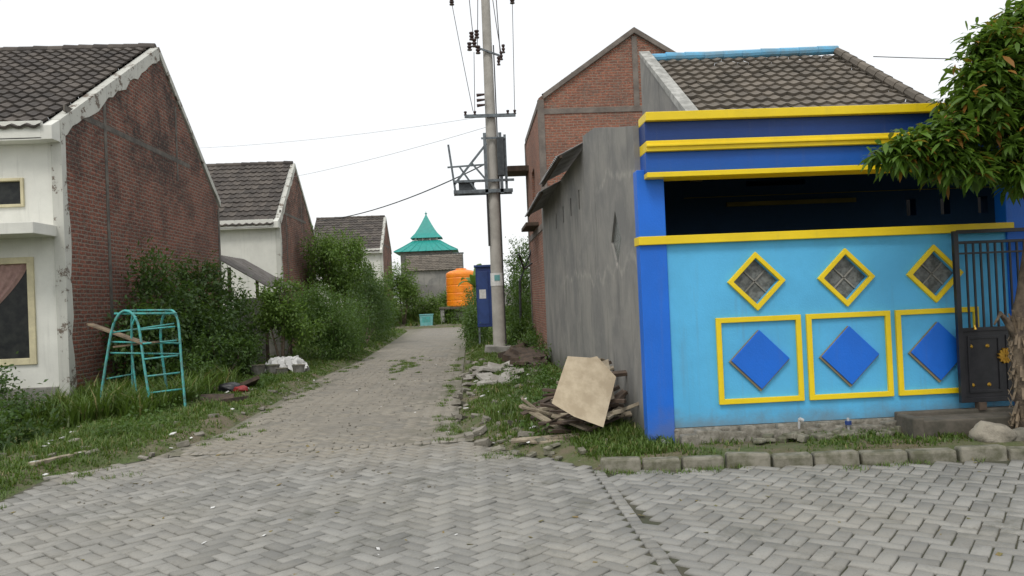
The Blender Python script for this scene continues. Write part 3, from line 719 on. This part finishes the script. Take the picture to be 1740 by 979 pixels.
# ---------------------------------------------------------------- climbing frame
ce=empty('climbing_frame',(-5.35,13.4,0))
c0=Vector((-5.45,13.35,.05)); b=B()
def cur(pts,r=.022):
    P=[Vector(p) for p in pts]; out=[]
    for i in range(len(P)-1):
        p0=P[max(i-1,0)];p1=P[i];p2=P[i+1];p3=P[min(i+2,len(P)-1)]
        for k in range(6):
            t=k/6; out.append(.5*((2*p1)+(p2-p0)*t+(2*p0-5*p1+4*p2-p3)*t*t+(3*p1-p0-3*p2+p3)*t**3))
    out.append(P[-1]); b.tube([c0+q for q in out],r,8)
cur([(-.72,-.1,0),(-.58,-.05,.9),(-.46,0,1.5),(-.28,.02,1.7),(-.08,0,1.5),(.05,-.12,.8),(.20,-.25,-.05)])
cur([(-.52,.75,0),(-.48,.7,1.0),(-.42,.6,1.55),(-.3,.5,1.7)])
cur([(.1,.75,0),(.02,.7,1.0),(.08,.6,1.5),(.28,.45,1.68),(.46,.3,1.5),(.55,.15,.8),(.66,-.05,.0)])
cur([(-.15,.1,.0),(-.22,.1,.9),(-.2,.05,1.4),(-.1,.0,1.6)],.015)
for z in(.35,.62,.9,1.15,1.38):
    b.tube([c0+Vector((.17-z*.12,-.22+z*.1,z)),c0+Vector((.62-z*.12,-.02+z*.15,z+.02))],.015,8)
for z in(1.02,1.2): b.tube([c0+Vector((-.6+z*.06,0,z)),c0+Vector((.52,.2,z-.08))],.015,8)
b.tube([c0+Vector((-.45,0,1.66)),c0+Vector((.45,.3,1.62))],.018,8); b.tube([c0+Vector((-.3,.5,1.7)),c0+Vector((.28,.45,1.68))],.018,8)
b.tube([c0+Vector((-.28,0,1.7)),c0+Vector((-.3,.5,1.7))],.018,8); b.tube([c0+Vector((-.5,.0,1.35)),c0+Vector((.4,.3,1.45))],.014,8)
b.tube([c0+Vector((-.6,.0,.6)),c0+Vector((-.5,.72,.6))],.014,8)
b.obj('pipe_frame',m_teal,ce,smooth=True)
b=B(); b.beam((-6.6,14.0,1.55),(-5.4,13.3,1.2),.12,.03).beam((-6.1,13.8,1.15),(-5.2,13.3,1.22),.09,.03); b.obj('plank',m_wood,ce)

# ---------------------------------------------------------------- shed, planter, odds
se=empty('lean_to_shed',(-6.3,24,0))
b=B(); corr(b,(-7.4,22.8,3.3),(0,3.4,0),(1.6,0,-1.0),20,.025); b.obj('zinc_roof',M('rusty_zinc',(.15,.14,.13),(.09,.08,.07),3,.7),se)
b=B()
for x,y,z in((-5.95,23.1,2.2),(-5.95,26.0,2.2),(-6.95,23.1,2.9),(-6.95,26.0,2.9)): b.box(x-.04,x+.04,y-.04,y+.04,0,z)
b.obj('posts',m_woodd,se)
b=B(); b.box(-6.9,-6.0,26.05,26.1,0,2.2).box(-6.9,-6.05,23.3,23.35,0,2.0); b.obj('boards',m_conc,se)
fe=empty('flower_pots',(-5,21,0)); b=B(); dk=B()
for x,y,s in((-4.9,19.4,1),(-4.6,19.1,.8),(-4.3,19.5,.9),(-5.2,19.2,1.1),(-4.9,21.8,1)):
    b.tube([(x,y,.04),(x,y,.28*s),(x,y,.32*s)],[.12*s,.17*s,.19*s],14); dk.tube([(x,y,.321*s),(x,y,.325*s)],.16*s,12)
b.obj('pots',M('grey_pot',(.16,.15,.13),(.3,.29,.27),6),fe); dk.obj('pot_soil',m_ground,fe)
n=40; vs=[];fs=[]
for j in range(n):
    for i_ in range(n):
        u=i_/(n-1)*2-1; w=j/(n-1)*2-1; d=max(abs(u),abs(w))
        z=.42-.36*max(0,d-.6)/.4*(1+.35*math.sin(u*17+w*13))+.035*math.sin(u*14+w*4)*math.cos(w*11)+.02*math.sin(u*31)
        vs.append((-4.75+u*.5+.05*math.sin(w*12)+.03*math.sin(u*20),20.1+w*.35+.03*math.sin(u*17),max(.05,z)))
for j in range(n-1):
    for i_ in range(n-1): a=j*n+i_; fs.append((a,a+1,a+n+1,a+n))
B().add(vs,fs).obj('white_tarpaulin',m_paper,smooth=True)
we=empty('scrap_wood_pile',(1.25,9.5,0)); b1=B();b2=B()
R_=random.Random(5)
for k in range(95):
    cx=1.32+R_.uniform(-.40,.30); cy=9.02+R_.uniform(-.2,1.7); hz=.06+ .72*max(0,1-abs(cx-1.5)/.8)*R_.random()
    if cy<9.4: hz=min(hz,.30)
    L=R_.uniform(.3,.85); (b1 if k%3==0 else b2).obox((cx,cy,hz+.05),(L,R_.uniform(.04,.12),R_.uniform(.015,.045)),(R_.uniform(-15,15),R_.uniform(-22,15),R_.uniform(-60,60)))
for a in((.85,8.85,.12,1.0,.10,-3,-8),(1.0,8.72,.08,.9,.1,2,-14),(.8,9.2,.25,.8,.09,25,-35),(.85,9.4,.30,.8,.07,18,20),(1.15,8.9,.22,.7,.12,22,-18),(.75,9.5,.3,.6,.08,40,10)):
    b1.obox(a[:3],(a[3],a[4],.028),(8,a[5],a[6]))
for k in range(10): b2.obox((1.5+R_.uniform(-.08,.1),9.0+k*.1,.3+R_.uniform(-.2,.2)),(.45,.06,.04),(R_.uniform(-10,10),R_.uniform(-40,40),R_.uniform(-40,40)))
b2.obj('dark_timber',m_woodd,we,bevel=.004); 
b1.obj('planks',m_w,we,bevel=.004)
b=B(); b.slab([(-.32,-.33),(-.05,-.42),(.30,-.46),(.36,.20),(.10,.40),(.03,.36),(-.24,.3)],[],lambda a,c,t:(1.18+a*.94+c*.24,8.78+c*.42+a*.1+t,.70+c*.80-a*.30),0,.015); b.obj('plywood_sheet',m_ply,we)
b=B(); b.slab([(-.25,-.3),(.25,-.3),(.25,.3),(-.25,.3)],[],lambda a,c,t:(1.34+a*.8,9.06+c*.5+t,.66+c*.7+a*.25),0,.012); b.obj('plywood_sheet_behind',m_w,we)

def scatter(name,n,reg,smin,smax,mat,flat=.5,seed=3,extra=0):
    r=random.Random(seed); b=B(); c=0
    while c<n:
        x=r.uniform(reg[0],reg[1]); y=r.uniform(reg[2],reg[3])
        z=float(H(np.array([x]),np.array([y]))[0]); z=max(z,.0)
        s=r.uniform(smin,smax)
        b.obox((x,y,z+s*flat*.25+extra),(s,s*r.uniform(.4,.9),s*flat*r.uniform(.4,1)),(r.uniform(-20,20),r.uniform(-20,20),r.uniform(0,180))); c+=1
    return b.obj(name,mat,bevel=.006)
m_bslab=M('broken_slab',(.40,.385,.35),(.27,.25,.22),5)
scatter('rubble',150,(-.35,1.4,9.2,22),.04,.2,m_stone,.5,4)
scatter('rubble',80,(.1,1.6,8.2,9.8),.03,.12,m_kerb,.5,14)
scatter('rubble',34,(-.15,.75,14.5,18),.15,.5,m_bslab,.22,5,.04)
scatter('rubble',80,(-6,-3.5,8.5,20),.04,.16,m_stone,.5,6)
scatter('scrap_timber',16,(.9,1.6,17,22),.3,.9,m_woodd,.3,7,.1)
scatter('scrap_timber',12,(-6.2,-4.4,13.6,17),.3,.9,m_woodd,.1,27,.02)
scatter('litter',46,(-4.5,1.0,4,22),.015,.045,m_paper,.12,8)
scatter('litter',30,(-6,-3.6,8,18),.03,.09,m_paper,.15,18,.04)
scatter('litter',18,(-.2,1.6,8.4,18),.03,.10,m_paper,.15,19,.05)
scatter('road_gravel',1500,(-3.8,1.4,7.2,24),.008,.03,m_stone,.6,9)
scatter('fallen_leaves',160,(-4.5,5,4,10),.02,.05,M('dry_leaf',(.22,.15,.06),(.12,.13,.04),20),.08,29)
rock('red_bag',(-4.55,15.6,.15),(.13,.1,.07),8,m_red); rock('black_bag',(-4.8,15.7,.16),(.22,.15,.12),9,m_black)
b=B(); b.beam((-4.9,8.95,.10),(-4.55,9.9,.08),.10,.04).beam((-6.5,14.2,.4),(-4.6,16.3,.1),.06,.06).beam((-5.0,7.0,.05),(-4.5,7.2,.04),.06,.03); b.obj('loose_plank',m_w)
b=B(); b.beam((-7.6,9.2,.2),(-6.0,9.6,.12),.25,.12).beam((-8,11.2,.25),(-6.6,11.0,.2),.2,.15).beam((-5.6,7.6,.06),(-4.9,8.2,.06),.14,.1); b.obj('loose_kerb_block',m_kerb,bevel=.02)
b=B(); b.tube([(1.4,24.5,.1),(1.45,24.5,2.2),(1.9,24.8,3.2)],.04,6).tube([(1.3,22,2.9),(1.5,23,2.5),(1.8,24,2.7)],.03,6); b.obj('loose_pipes',m_dsteel)

# ---------------------------------------------------------------- vegetation
def leaf_arr(P,out,size,asp=.4,droop=.2):
    n=len(P)
    d=rng.normal(0,1,(n,3))*.8+out*.6; d[:,2]-=droop; d/=np.linalg.norm(d,axis=1)[:,None]
    up=rng.normal(0,.55,(n,3))+np.array([0,0,1.])+out*.3
    s=np.cross(d,up); s/=np.linalg.norm(s,axis=1)[:,None]+1e-9
    N=np.cross(s,d)
    L=size*rng.uniform(.6,1.25,n)[:,None]
    v=np.stack([P,P+d*L*.45+s*L*asp*.5+N*L*.05,P+d*L-N*L*.10,P+d*L*.45-s*L*asp*.5+N*L*.05],1)
    return v.reshape(-1,3)
def blobpts(blobs,clump,cs):
    Ps=[];Os=[]
    for (cx,cy,cz,rx,ry,rz,n) in blobs:
        K=max(4,int(n/clump)); d=rng.normal(0,1,(K,3)); d/=np.linalg.norm(d,axis=1)[:,None]
        rad=rng.uniform(.35,1.15,K)[:,None]; C=d*rad
        k=rng.integers(0,K,n); r=np.array([rx,ry,rz])
        off=rng.normal(0,1,(n,3))*cs*rng.uniform(.5,1.4,K)[k][:,None]
        P=np.array([cx,cy,cz])+C[k]*r+off
        o=off/ (np.linalg.norm(off,axis=1)[:,None]+1e-6)*.6+d[k]*.7
        m=P[:,2]>.02
        Ps.append(P[m]);Os.append(o[m])
    return np.concatenate(Ps),np.concatenate(Os)
def foliage(name,blobs,size,mat,parent=None,clump=60,cs=.14,asp=.4,droop=.2):
    P,O=blobpts(blobs,clump,cs); v=leaf_arr(P,O,size,asp,droop)
    return npmesh(name,v,np.arange(len(v)).reshape(-1,4),mat,parent)
def stems(name,base,blobs,r,mat,parent):
    b=B(); base=Vector(base)
    for (cx,cy,cz,rx,ry,rz,n) in blobs:
        t=Vector((cx,cy,cz)); mid=base.lerp(t,.5)+Vector((random.uniform(-.1,.1),random.uniform(-.1,.1),.1))
        b.tube([base,mid,t],[r,r*.6,r*.25],7)
        for k in range(4):
            q=t+Vector((random.uniform(-1,1)*rx,random.uniform(-1,1)*ry,random.uniform(-.3,1)*rz))*.8
            b.tube([mid.lerp(t,random.uniform(.2,.9)),q],[r*.35,r*.1],5)
    return b.obj(name,mat,parent,smooth=True)
def plant(name,base,blobs,size,mat,trunk=.04,**k):
    e=empty(name,base); stems('stems',base,blobs,trunk,m_bark,e); foliage('leaves',blobs,size,mat,e,**k); return e

te=empty('mango_tree',(5.45,7.75,0))
b=B(); b.tube([(5.52,7.72,.0),(5.48,7.72,.25),(5.45,7.73,.7),(5.44,7.75,1.15),(5.5,7.75,1.5),(5.58,7.75,1.9),(5.66,7.7,2.6),(5.68,7.6,3.1)],[.12,.09,.075,.07,.04,.035,.032,.03],10)
b.tube([(5.44,7.73,.95),(5.36,7.72,1.2),(5.25,7.70,1.33),(5.18,7.7,1.22)],[.05,.04,.025,.01],7)
for tip in((4.9,7.5,3.35),(4.35,7.4,2.98),(4.15,7.45,3.05),(4.7,7.4,2.85),(5.2,7.3,3.9),(6.2,7.6,3.8),(6.6,7.4,3.3),(5.6,7.5,4.3),(5.9,8.1,3.6),(5.2,7.9,3.5),(5.1,7.3,2.75),(6.0,7.2,3.0),(5.0,7.5,4.0)):
    s=Vector((5.62+random.uniform(-.03,.08),7.72,2.1+random.uniform(0,.8))); t=Vector(tip); m=s.lerp(t,.5)+Vector((0,0,.14))
    b.tube([s,m,t],[.028,.018,.007],6)
b.obj('trunk_and_limbs',m_bark,te,smooth=True)
fib=B()
for k in range(140):
    z=random.uniform(.1,1.25); a=random.uniform(0,6.28); x=5.46;y=7.73; r=.06+.03*(1-z)
    fib.beam((x+r*math.cos(a),y+r*math.sin(a),z),(x+(r+.05)*math.cos(a),y+(r+.05)*math.sin(a),z+random.choice((-.12,.12))),.022,.006)
fib.obj('bark_flakes',m_wood,te)
def rosettes(name,blobs,nros,per,L,mat,parent,asp=.26):
    C=[]
    for (cx,cy,cz,rx,ry,rz,w) in blobs:
        k=int(nros*w); d=rng.normal(0,1,(k,3)); d/=np.linalg.norm(d,axis=1)[:,None]
        C.append(np.array([cx,cy,cz])+d*rng.uniform(.35,1.08,k)[:,None]*np.array([rx,ry,rz]))
    C=np.concatenate(C); n=len(C); k=np.repeat(np.arange(n),per); m=len(k)
    az=rng.uniform(0,2*np.pi,m); el=rng.normal(-.05,.5,m)
    d=np.stack([np.cos(az)*np.cos(el),np.sin(az)*np.cos(el),np.sin(el)],1)
    P0=C[k]+d*.02+rng.normal(0,.02,(m,3)); Ls=(L*rng.uniform(.55,1.2,m))[:,None]
    s=np.cross(d,np.array([0,0,1.])+rng.normal(0,.25,(m,3))); s/=np.linalg.norm(s,axis=1)[:,None]; dn=np.array([0,0,-1.])
    w=Ls*asp*.5
    p1=P0+d*Ls*.35+dn*Ls*.03; p2=P0+d*Ls*.7+dn*Ls*.14; p3=P0+d*Ls*.95+dn*Ls*.34
    v=np.stack([P0,p1+s*w,p2+s*w*.85,p3,p2-s*w*.85,p1-s*w],1).reshape(-1,3)
    i=np.arange(m)*6
    t=np.concatenate([np.stack([i,i+1,i+5],1),np.stack([i+1,i+2,i+4],1),np.stack([i+1,i+4,i+5],1),np.stack([i+2,i+3,i+4],1)])
    return npmesh(name,v,t,mat,parent)
tb=[(5.5,7.6,3.85,.45,.45,.42,.24),(5.15,7.5,3.7,.34,.38,.3,.14),(5.0,7.45,3.4,.34,.4,.22,.14),(4.75,7.45,3.15,.34,.35,.16,.11),(4.4,7.4,3.02,.34,.3,.12,.11),(4.12,7.4,2.92,.22,.25,.10,.06),(4.7,7.4,2.78,.34,.3,.15,.11),(6.1,7.5,3.5,.6,.6,.6,.28),(5.7,7.6,4.2,.38,.4,.28,.16),(5.3,7.35,2.8,.35,.35,.24,.14),(5.4,7.5,3.3,.42,.4,.28,.16),(5.9,7.4,2.95,.4,.4,.36,.16),(5.2,7.5,4.0,.24,.3,.16,.07),(5.75,7.3,2.55,.34,.3,.22,.10)]
rosettes('leaf_rosettes',tb,580,15,.165,m_lfT,te)

plant('dark_bush',(-6.3,17.5,0),[(-6.4,15.6,1.15,.45,.8,.7,4200),(-6.4,17.2,1.6,.5,1,.85,5400),(-6.2,19.2,1.45,.65,1.2,.95,5400),(-6.3,21.2,1.15,.6,1.3,.9,3900),(-6.0,18.2,.9,.5,1.2,.8,3600),(-6.4,16.2,2.4,.25,.4,.4,800),(-6.3,18.6,2.5,.3,.6,.35,1100)],.12,m_lfD,cs=.16)
plant('green_bush',(-5.6,17.5,0),[(-5.8,17.6,.7,.45,1.0,.6,3000),(-5.8,15.8,.45,.45,.8,.4,2200),(-5.6,19.3,.65,.45,.9,.55,2400)],.09,m_lfM,cs=.12)
plant('yellow_green_shrub',(-4.95,20.6,0),[(-5.0,20.9,1.5,.45,.5,.65,2500),(-4.6,21.1,1.15,.45,.5,.5,1700),(-5.35,20.7,1.7,.35,.4,.5,1100),(-4.9,21,2.2,.28,.3,.3,450)],.10,m_lfY,cs=.11,asp=.5)
plant('garden_bush',(-4.5,24.2,0),[(-4.6,24.2,1.25,.85,.9,.9,8800),(-4.05,23.6,.8,.55,.7,.7,4000),(-5.0,25.0,1.55,.8,.9,.8,5000),(-4.2,26.5,1.0,.55,1.0,.8,4000)],.09,m_lfM,cs=.15)
plant('garden_bush',(-4.3,31,0),[(-4.4,29.5,1.1,.6,1.2,.9,4000),(-4.2,33,1.7,.7,1.2,1.3,5000),(-4.4,36,1.2,.7,1.5,1.0,3800),(-4.6,40,1.0,.7,2,.9,3400)],.11,m_lfD,cs=.18)
plant('garden_tree',(-5.7,35,0),[(-5.9,34.5,3.1,1.2,1.3,1.0,8000),(-5.2,36,2.6,1.1,1.2,.9,5200),(-6.2,33,4.0,.7,.8,.5,2400),(-5.3,35,4.0,.7,.8,.6,2400)],.14,m_lfY,trunk=.09,cs=.2)
plant('garden_tree',(-4.6,52,0),[(-4.7,52,3.0,.9,.9,1.2,4000),(-4.2,52.5,2.2,.8,.9,.8,2500),(-6,51,1.6,1.1,1,1.2,3000)],.16,m_lfY,trunk=.08,cs=.22)
plant('bank_shrubs',(-3,55,0),[(-3.4,54.5,1.2,1.2,1,.8,3800),(-1.9,56,1.5,1.0,1,.8,3000),(-6,53,.8,1.5,1,.7,2500),(-1.7,52,.6,.5,.6,.4,1000)],.16,m_lfY,cs=.2)
plant('roadside_bush',(.15,28.5,0),[(-.02,27.5,.7,.35,.8,.7,2400),(.1,30,1.1,.45,1.2,.9,3000),(.0,34,1.0,.45,1.5,1.0,2400)],.10,m_lfM,cs=.15)
plant('roadside_bush',(1.6,28,0),[(1.7,27.5,1.6,.6,.8,1.1,4200),(1.5,26,1.0,.4,.7,.8,2300),(1.8,29,2.8,.6,.7,.8,2600),(1.45,24.3,.55,.35,.6,.5,1500)],.11,m_lfM,cs=.16)
plant('small_shrub',(1.55,21.5,0),[(1.5,21.6,.4,.3,.6,.4,1600),(1.6,19,.25,.2,.5,.25,700)],.08,m_lfM,cs=.1)
plant('corner_plants',(-8.2,12.9,0),[(-8.1,13.2,.55,.5,.4,.45,1500),(-7.4,12.6,.3,.8,.5,.3,1700)],.085,m_lfD,trunk=.015,cs=.1,asp=.5)
foliage('ditch_weeds',[(-7.5,10.0,.25,.9,.9,.32,3600),(-6.6,8.2,.22,.9,.7,.28,3200),(-5.7,8.0,.15,.5,.6,.2,1500),(-6.2,10.6,.2,.6,1,.25,2200)],.085,m_lfD,cs=.1,asp=.5)
foliage('verge_weeds',[(-4.8,11.5,.10,.5,1.2,.12,1300),(-5.3,14,.16,.5,1.0,.18,1600),(-4.5,17,.10,.35,1.5,.12,1200)],.06,m_lfM,cs=.08,asp=.55)
foliage('verge_weeds',[(.9,11,.14,.5,1.5,.14,1500),(.7,15.5,.12,.45,2.2,.14,1500),(.9,9.3,.1,.3,.5,.1,400),(1.3,13,.25,.3,1.5,.2,1200)],.06,m_lfM,cs=.08,asp=.55)
be=empty('banana_plant',(.1,38,0)); b=B(); b.tube([(.1,38,0),(.1,38,2.4)],[.14,.08],10); b.obj('stem',m_lfY,be)
b=B()
for a,t in((.2,1.2),(1.4,.9),(2.4,1.0),(3.6,.8),(4.6,1.1),(5.6,.7),(1.0,1.5)):
    d=Vector((math.cos(a)*.6,math.sin(a)*.6,0)); s=Vector((-math.sin(a),math.cos(a),0)); p=Vector((.1,38,2.2)); vs=[];fs=[]
    for k in range(9):
        q=k/8; w=.22*math.sin(math.pi*min(1,q*.92+.08))**.6; c=p+d*q*1.5*(.6 if t>1 else 1)+Vector((0,0,t*q*1.5-1.1*q*q))
        vs+= [c-s*w+Vector((0,0,.05)),c,c+s*w+Vector((0,0,.05))]
    for k in range(8):
        o=k*3; fs+=[(o,o+1,o+4,o+3),(o+1,o+2,o+5,o+4)]
    b.add(vs,fs)
b.obj('leaves',m_lfY,be)
db=[]
for k in range(46):
    x=-90+k*4+random.uniform(-1,1); db.append((x,128+random.uniform(-6,6),2.2,2.4,2,2.0+random.random()*1.4,420))
foliage('distant_tree_line',db,.6,m_lfD,cs=.6,clump=30)

def grass(name,n,reg,hmin,hmax,mat,dens=lambda x,y:np.ones_like(x),smin=.02,seed=1,w=.004):
    r=np.random.default_rng(seed)
    K=n//9; cx=r.uniform(reg[0],reg[1],K); cy=r.uniform(reg[2],reg[3],K)
    k=r.integers(0,K,n); cr=r.uniform(.015,.07,K)[k]
    x=cx[k]+r.normal(0,1,n)*cr; y=cy[k]+r.normal(0,1,n)*cr; kh=r.uniform(.55,1.25,K)[k]
    s=sdf(x,y)
    keep=(s>smin)&(r.random(n)<dens(cx[k],cy[k])); x=x[keep];y=y[keep];s=s[keep];kh=kh[keep]; m=len(x)
    z=H(x,y)-.01
    h=r.uniform(hmin,hmax,m)*kh*(.35+.65*np.clip(s/.8,0,1))*(.7+.5*(wob(x*2.3,y*2.1)*.5+.5))
    a=r.uniform(0,2*np.pi,m); lean=r.uniform(.2,1.0,m)*h
    dx,dy=np.cos(a),np.sin(a); sx,sy=-dy,dx; ww=w*r.uniform(.7,1.5,m)*(1+y/18)
    P=np.stack([x,y,z],1); D=np.stack([dx,dy,0*dx],1); S=np.stack([sx,sy,0*sx],1)*ww[:,None]; U=np.array([0,0,1.])
    mid=P+U*(h*.6)[:,None]+D*(lean*.3)[:,None]; tip=P+U*(h*.9)[:,None]+D*lean[:,None]
    v=np.stack([P-S,P+S,mid+S*.75,tip,mid-S*.75],1).reshape(-1,3)
    i=np.arange(m)*5
    t=np.concatenate([np.stack([i,i+1,i+2],1),np.stack([i,i+2,i+4],1),np.stack([i+4,i+2,i+3],1)])
    return npmesh(name,v,t,mat)
pt=lambda th,lo=.05:(lambda x,y:(wob(x*1.3+3,y*1.1)+.5*wob(x*3,y*3)>th).astype(float)*(1-lo)+lo)
side_r=lambda x,y:pt(-.3,.15)(x,y)*(x<1.74)
grass('grass',75000,(-.5,1.78,8.3,25),.035,.13,m_grass,side_r,.04,1)
grass('grass',10000,(.1,1.7,9.2,14),.1,.26,m_grass,lambda x,y:(wob(x*2+1,y*1.5)>.2)*1.,.35,2)
grass('grass',15000,(.2,6.5,7.6,8.33),.02,.10,m_grass,pt(-.2),.17,3)
grass('grass',7000,(1.0,2.0,7.9,9.2),.04,.15,m_grass,pt(-.6),.2,31)
grass('grass',105000,(-6.6,-3.4,6.3,28),.03,.12,m_grass,pt(-.5,.15),.04,4)
grass('grass',45000,(-11,-4.4,6.2,13.9),.04,.16,m_grass,pt(-.4,.1),.12,5)
grass('grass',10000,(-7,-5.0,12.4,17),.2,.55,m_grass,lambda x,y:1.*(wob(x,y)>-.6),.5,6,.007)
grass('grass',20000,(-7,-3.5,26,46),.06,.2,m_grass,pt(-.8),.0,7,.006)
grass('grass',14000,(-.45,3,25,46),.08,.3,m_grass,pt(-.8),.0,8,.006)
grass('grass',15000,(-9,4,50.8,60),.2,.5,m_grass,pt(-.9),.0,9,.010)
def tufts(name,centres,n,h,seed):
    r=np.random.default_rng(seed); xs_=[];ys_=[]
    for cx,cy,rx,ry,k in centres:
        for _ in range(max(1,int(k))):
            q=n; xs_.append(cx+r.normal(0,rx)+r.normal(0,.045,q)); ys_.append(cy+r.normal(0,ry)+r.normal(0,.045,q))
    x=np.concatenate(xs_);y=np.concatenate(ys_);m=len(x)
    z=np.full(m,-.006); hh=h*r.uniform(.4,1.2,m); a=r.uniform(0,6.28,m); dx,dy=np.cos(a),np.sin(a); ww=.0032*(1+y/18)
    P=np.stack([x,y,z],1); D=np.stack([dx,dy,0*dx],1); S=np.stack([-dy*ww,dx*ww,0*dx],1); tip=P+np.array([0,0,1.])*hh[:,None]+D*(hh*.8)[:,None]
    v=np.stack([P-S,P+S,tip],1).reshape(-1,3)
    npmesh(name,v,np.arange(m*3).reshape(-1,3),m_grass)
tufts('grass',[(-1.9,21.5,.22,1.4,50),(-3.3,10.6,.15,.5,10),(-.35,10.4,.12,.5,12),(-4.1,8.7,.25,.2,10),(.35,8.5,.2,.2,8),(-4.35,7.4,.2,.15,6),(1.3,7.45,.1,.08,4),(2.0,7.38,.3,.04,6),(3.6,7.2,.4,.03,5),(-3.45,16,.1,2,20),(-.5,14,.08,2.5,20),(-3.35,21,.1,1.5,14),(-.55,19,.08,2,14)],45,.045,12)

# ---------------------------------------------------------------- light, sky, camera
w=bpy.data.worlds.new('World'); sc.world=w; w.use_nodes=True; nt=w.node_tree; nt.nodes.clear()
o=nt.nodes.new('ShaderNodeOutputWorld'); bg=nt.nodes.new('ShaderNodeBackground'); sky=nt.nodes.new('ShaderNodeTexSky')
sky.sky_type='NISHITA'; sky.sun_disc=False; EL=math.radians(55); AZ=math.radians(205)
sky.sun_elevation=EL; sky.sun_rotation=AZ; sky.air_density=1; sky.dust_density=4
mx_=nt.nodes.new('ShaderNodeMix'); mx_.data_type='RGBA'; mx_.inputs[0].default_value=.87
mx_.inputs[7].default_value=(8.9,9.0,9.05,1)
nt.links.new(sky.outputs[0],mx_.inputs[6]); nt.links.new(mx_.outputs[2],bg.inputs[0]); bg.inputs[1].default_value=.128
nt.links.new(bg.outputs[0],o.inputs[0])
sd=bpy.data.lights.new('sun','SUN'); sd.energy=1.3; sd.angle=math.radians(16); sd.color=(1,.96,.9)
so=bpy.data.objects.new('sun',sd); col.objects.link(so)
sv=Vector((math.sin(AZ)*math.cos(EL),math.cos(AZ)*math.cos(EL),math.sin(EL)))
so.rotation_euler=sv.to_track_quat('Z','Y').to_euler(); so.location=sv*40
cd=bpy.data.cameras.new('camera'); cam=bpy.data.objects.new('camera',cd); col.objects.link(cam)
cd.sensor_width=36; cd.lens=27.93; cd.clip_end=2000; cd.clip_start=.05
Rm=Matrix.Rotation(math.radians(-2.8),4,'Z')@Matrix.Rotation(math.radians(90.67),4,'X')@Matrix.Rotation(math.radians(-2.45),4,'Z')
cam.matrix_world=Matrix.Translation((0,0,1.7))@Rm
sc.camera=cam
sc.view_settings.view_transform='Standard'; sc.view_settings.look='None'; sc.view_settings.exposure=0
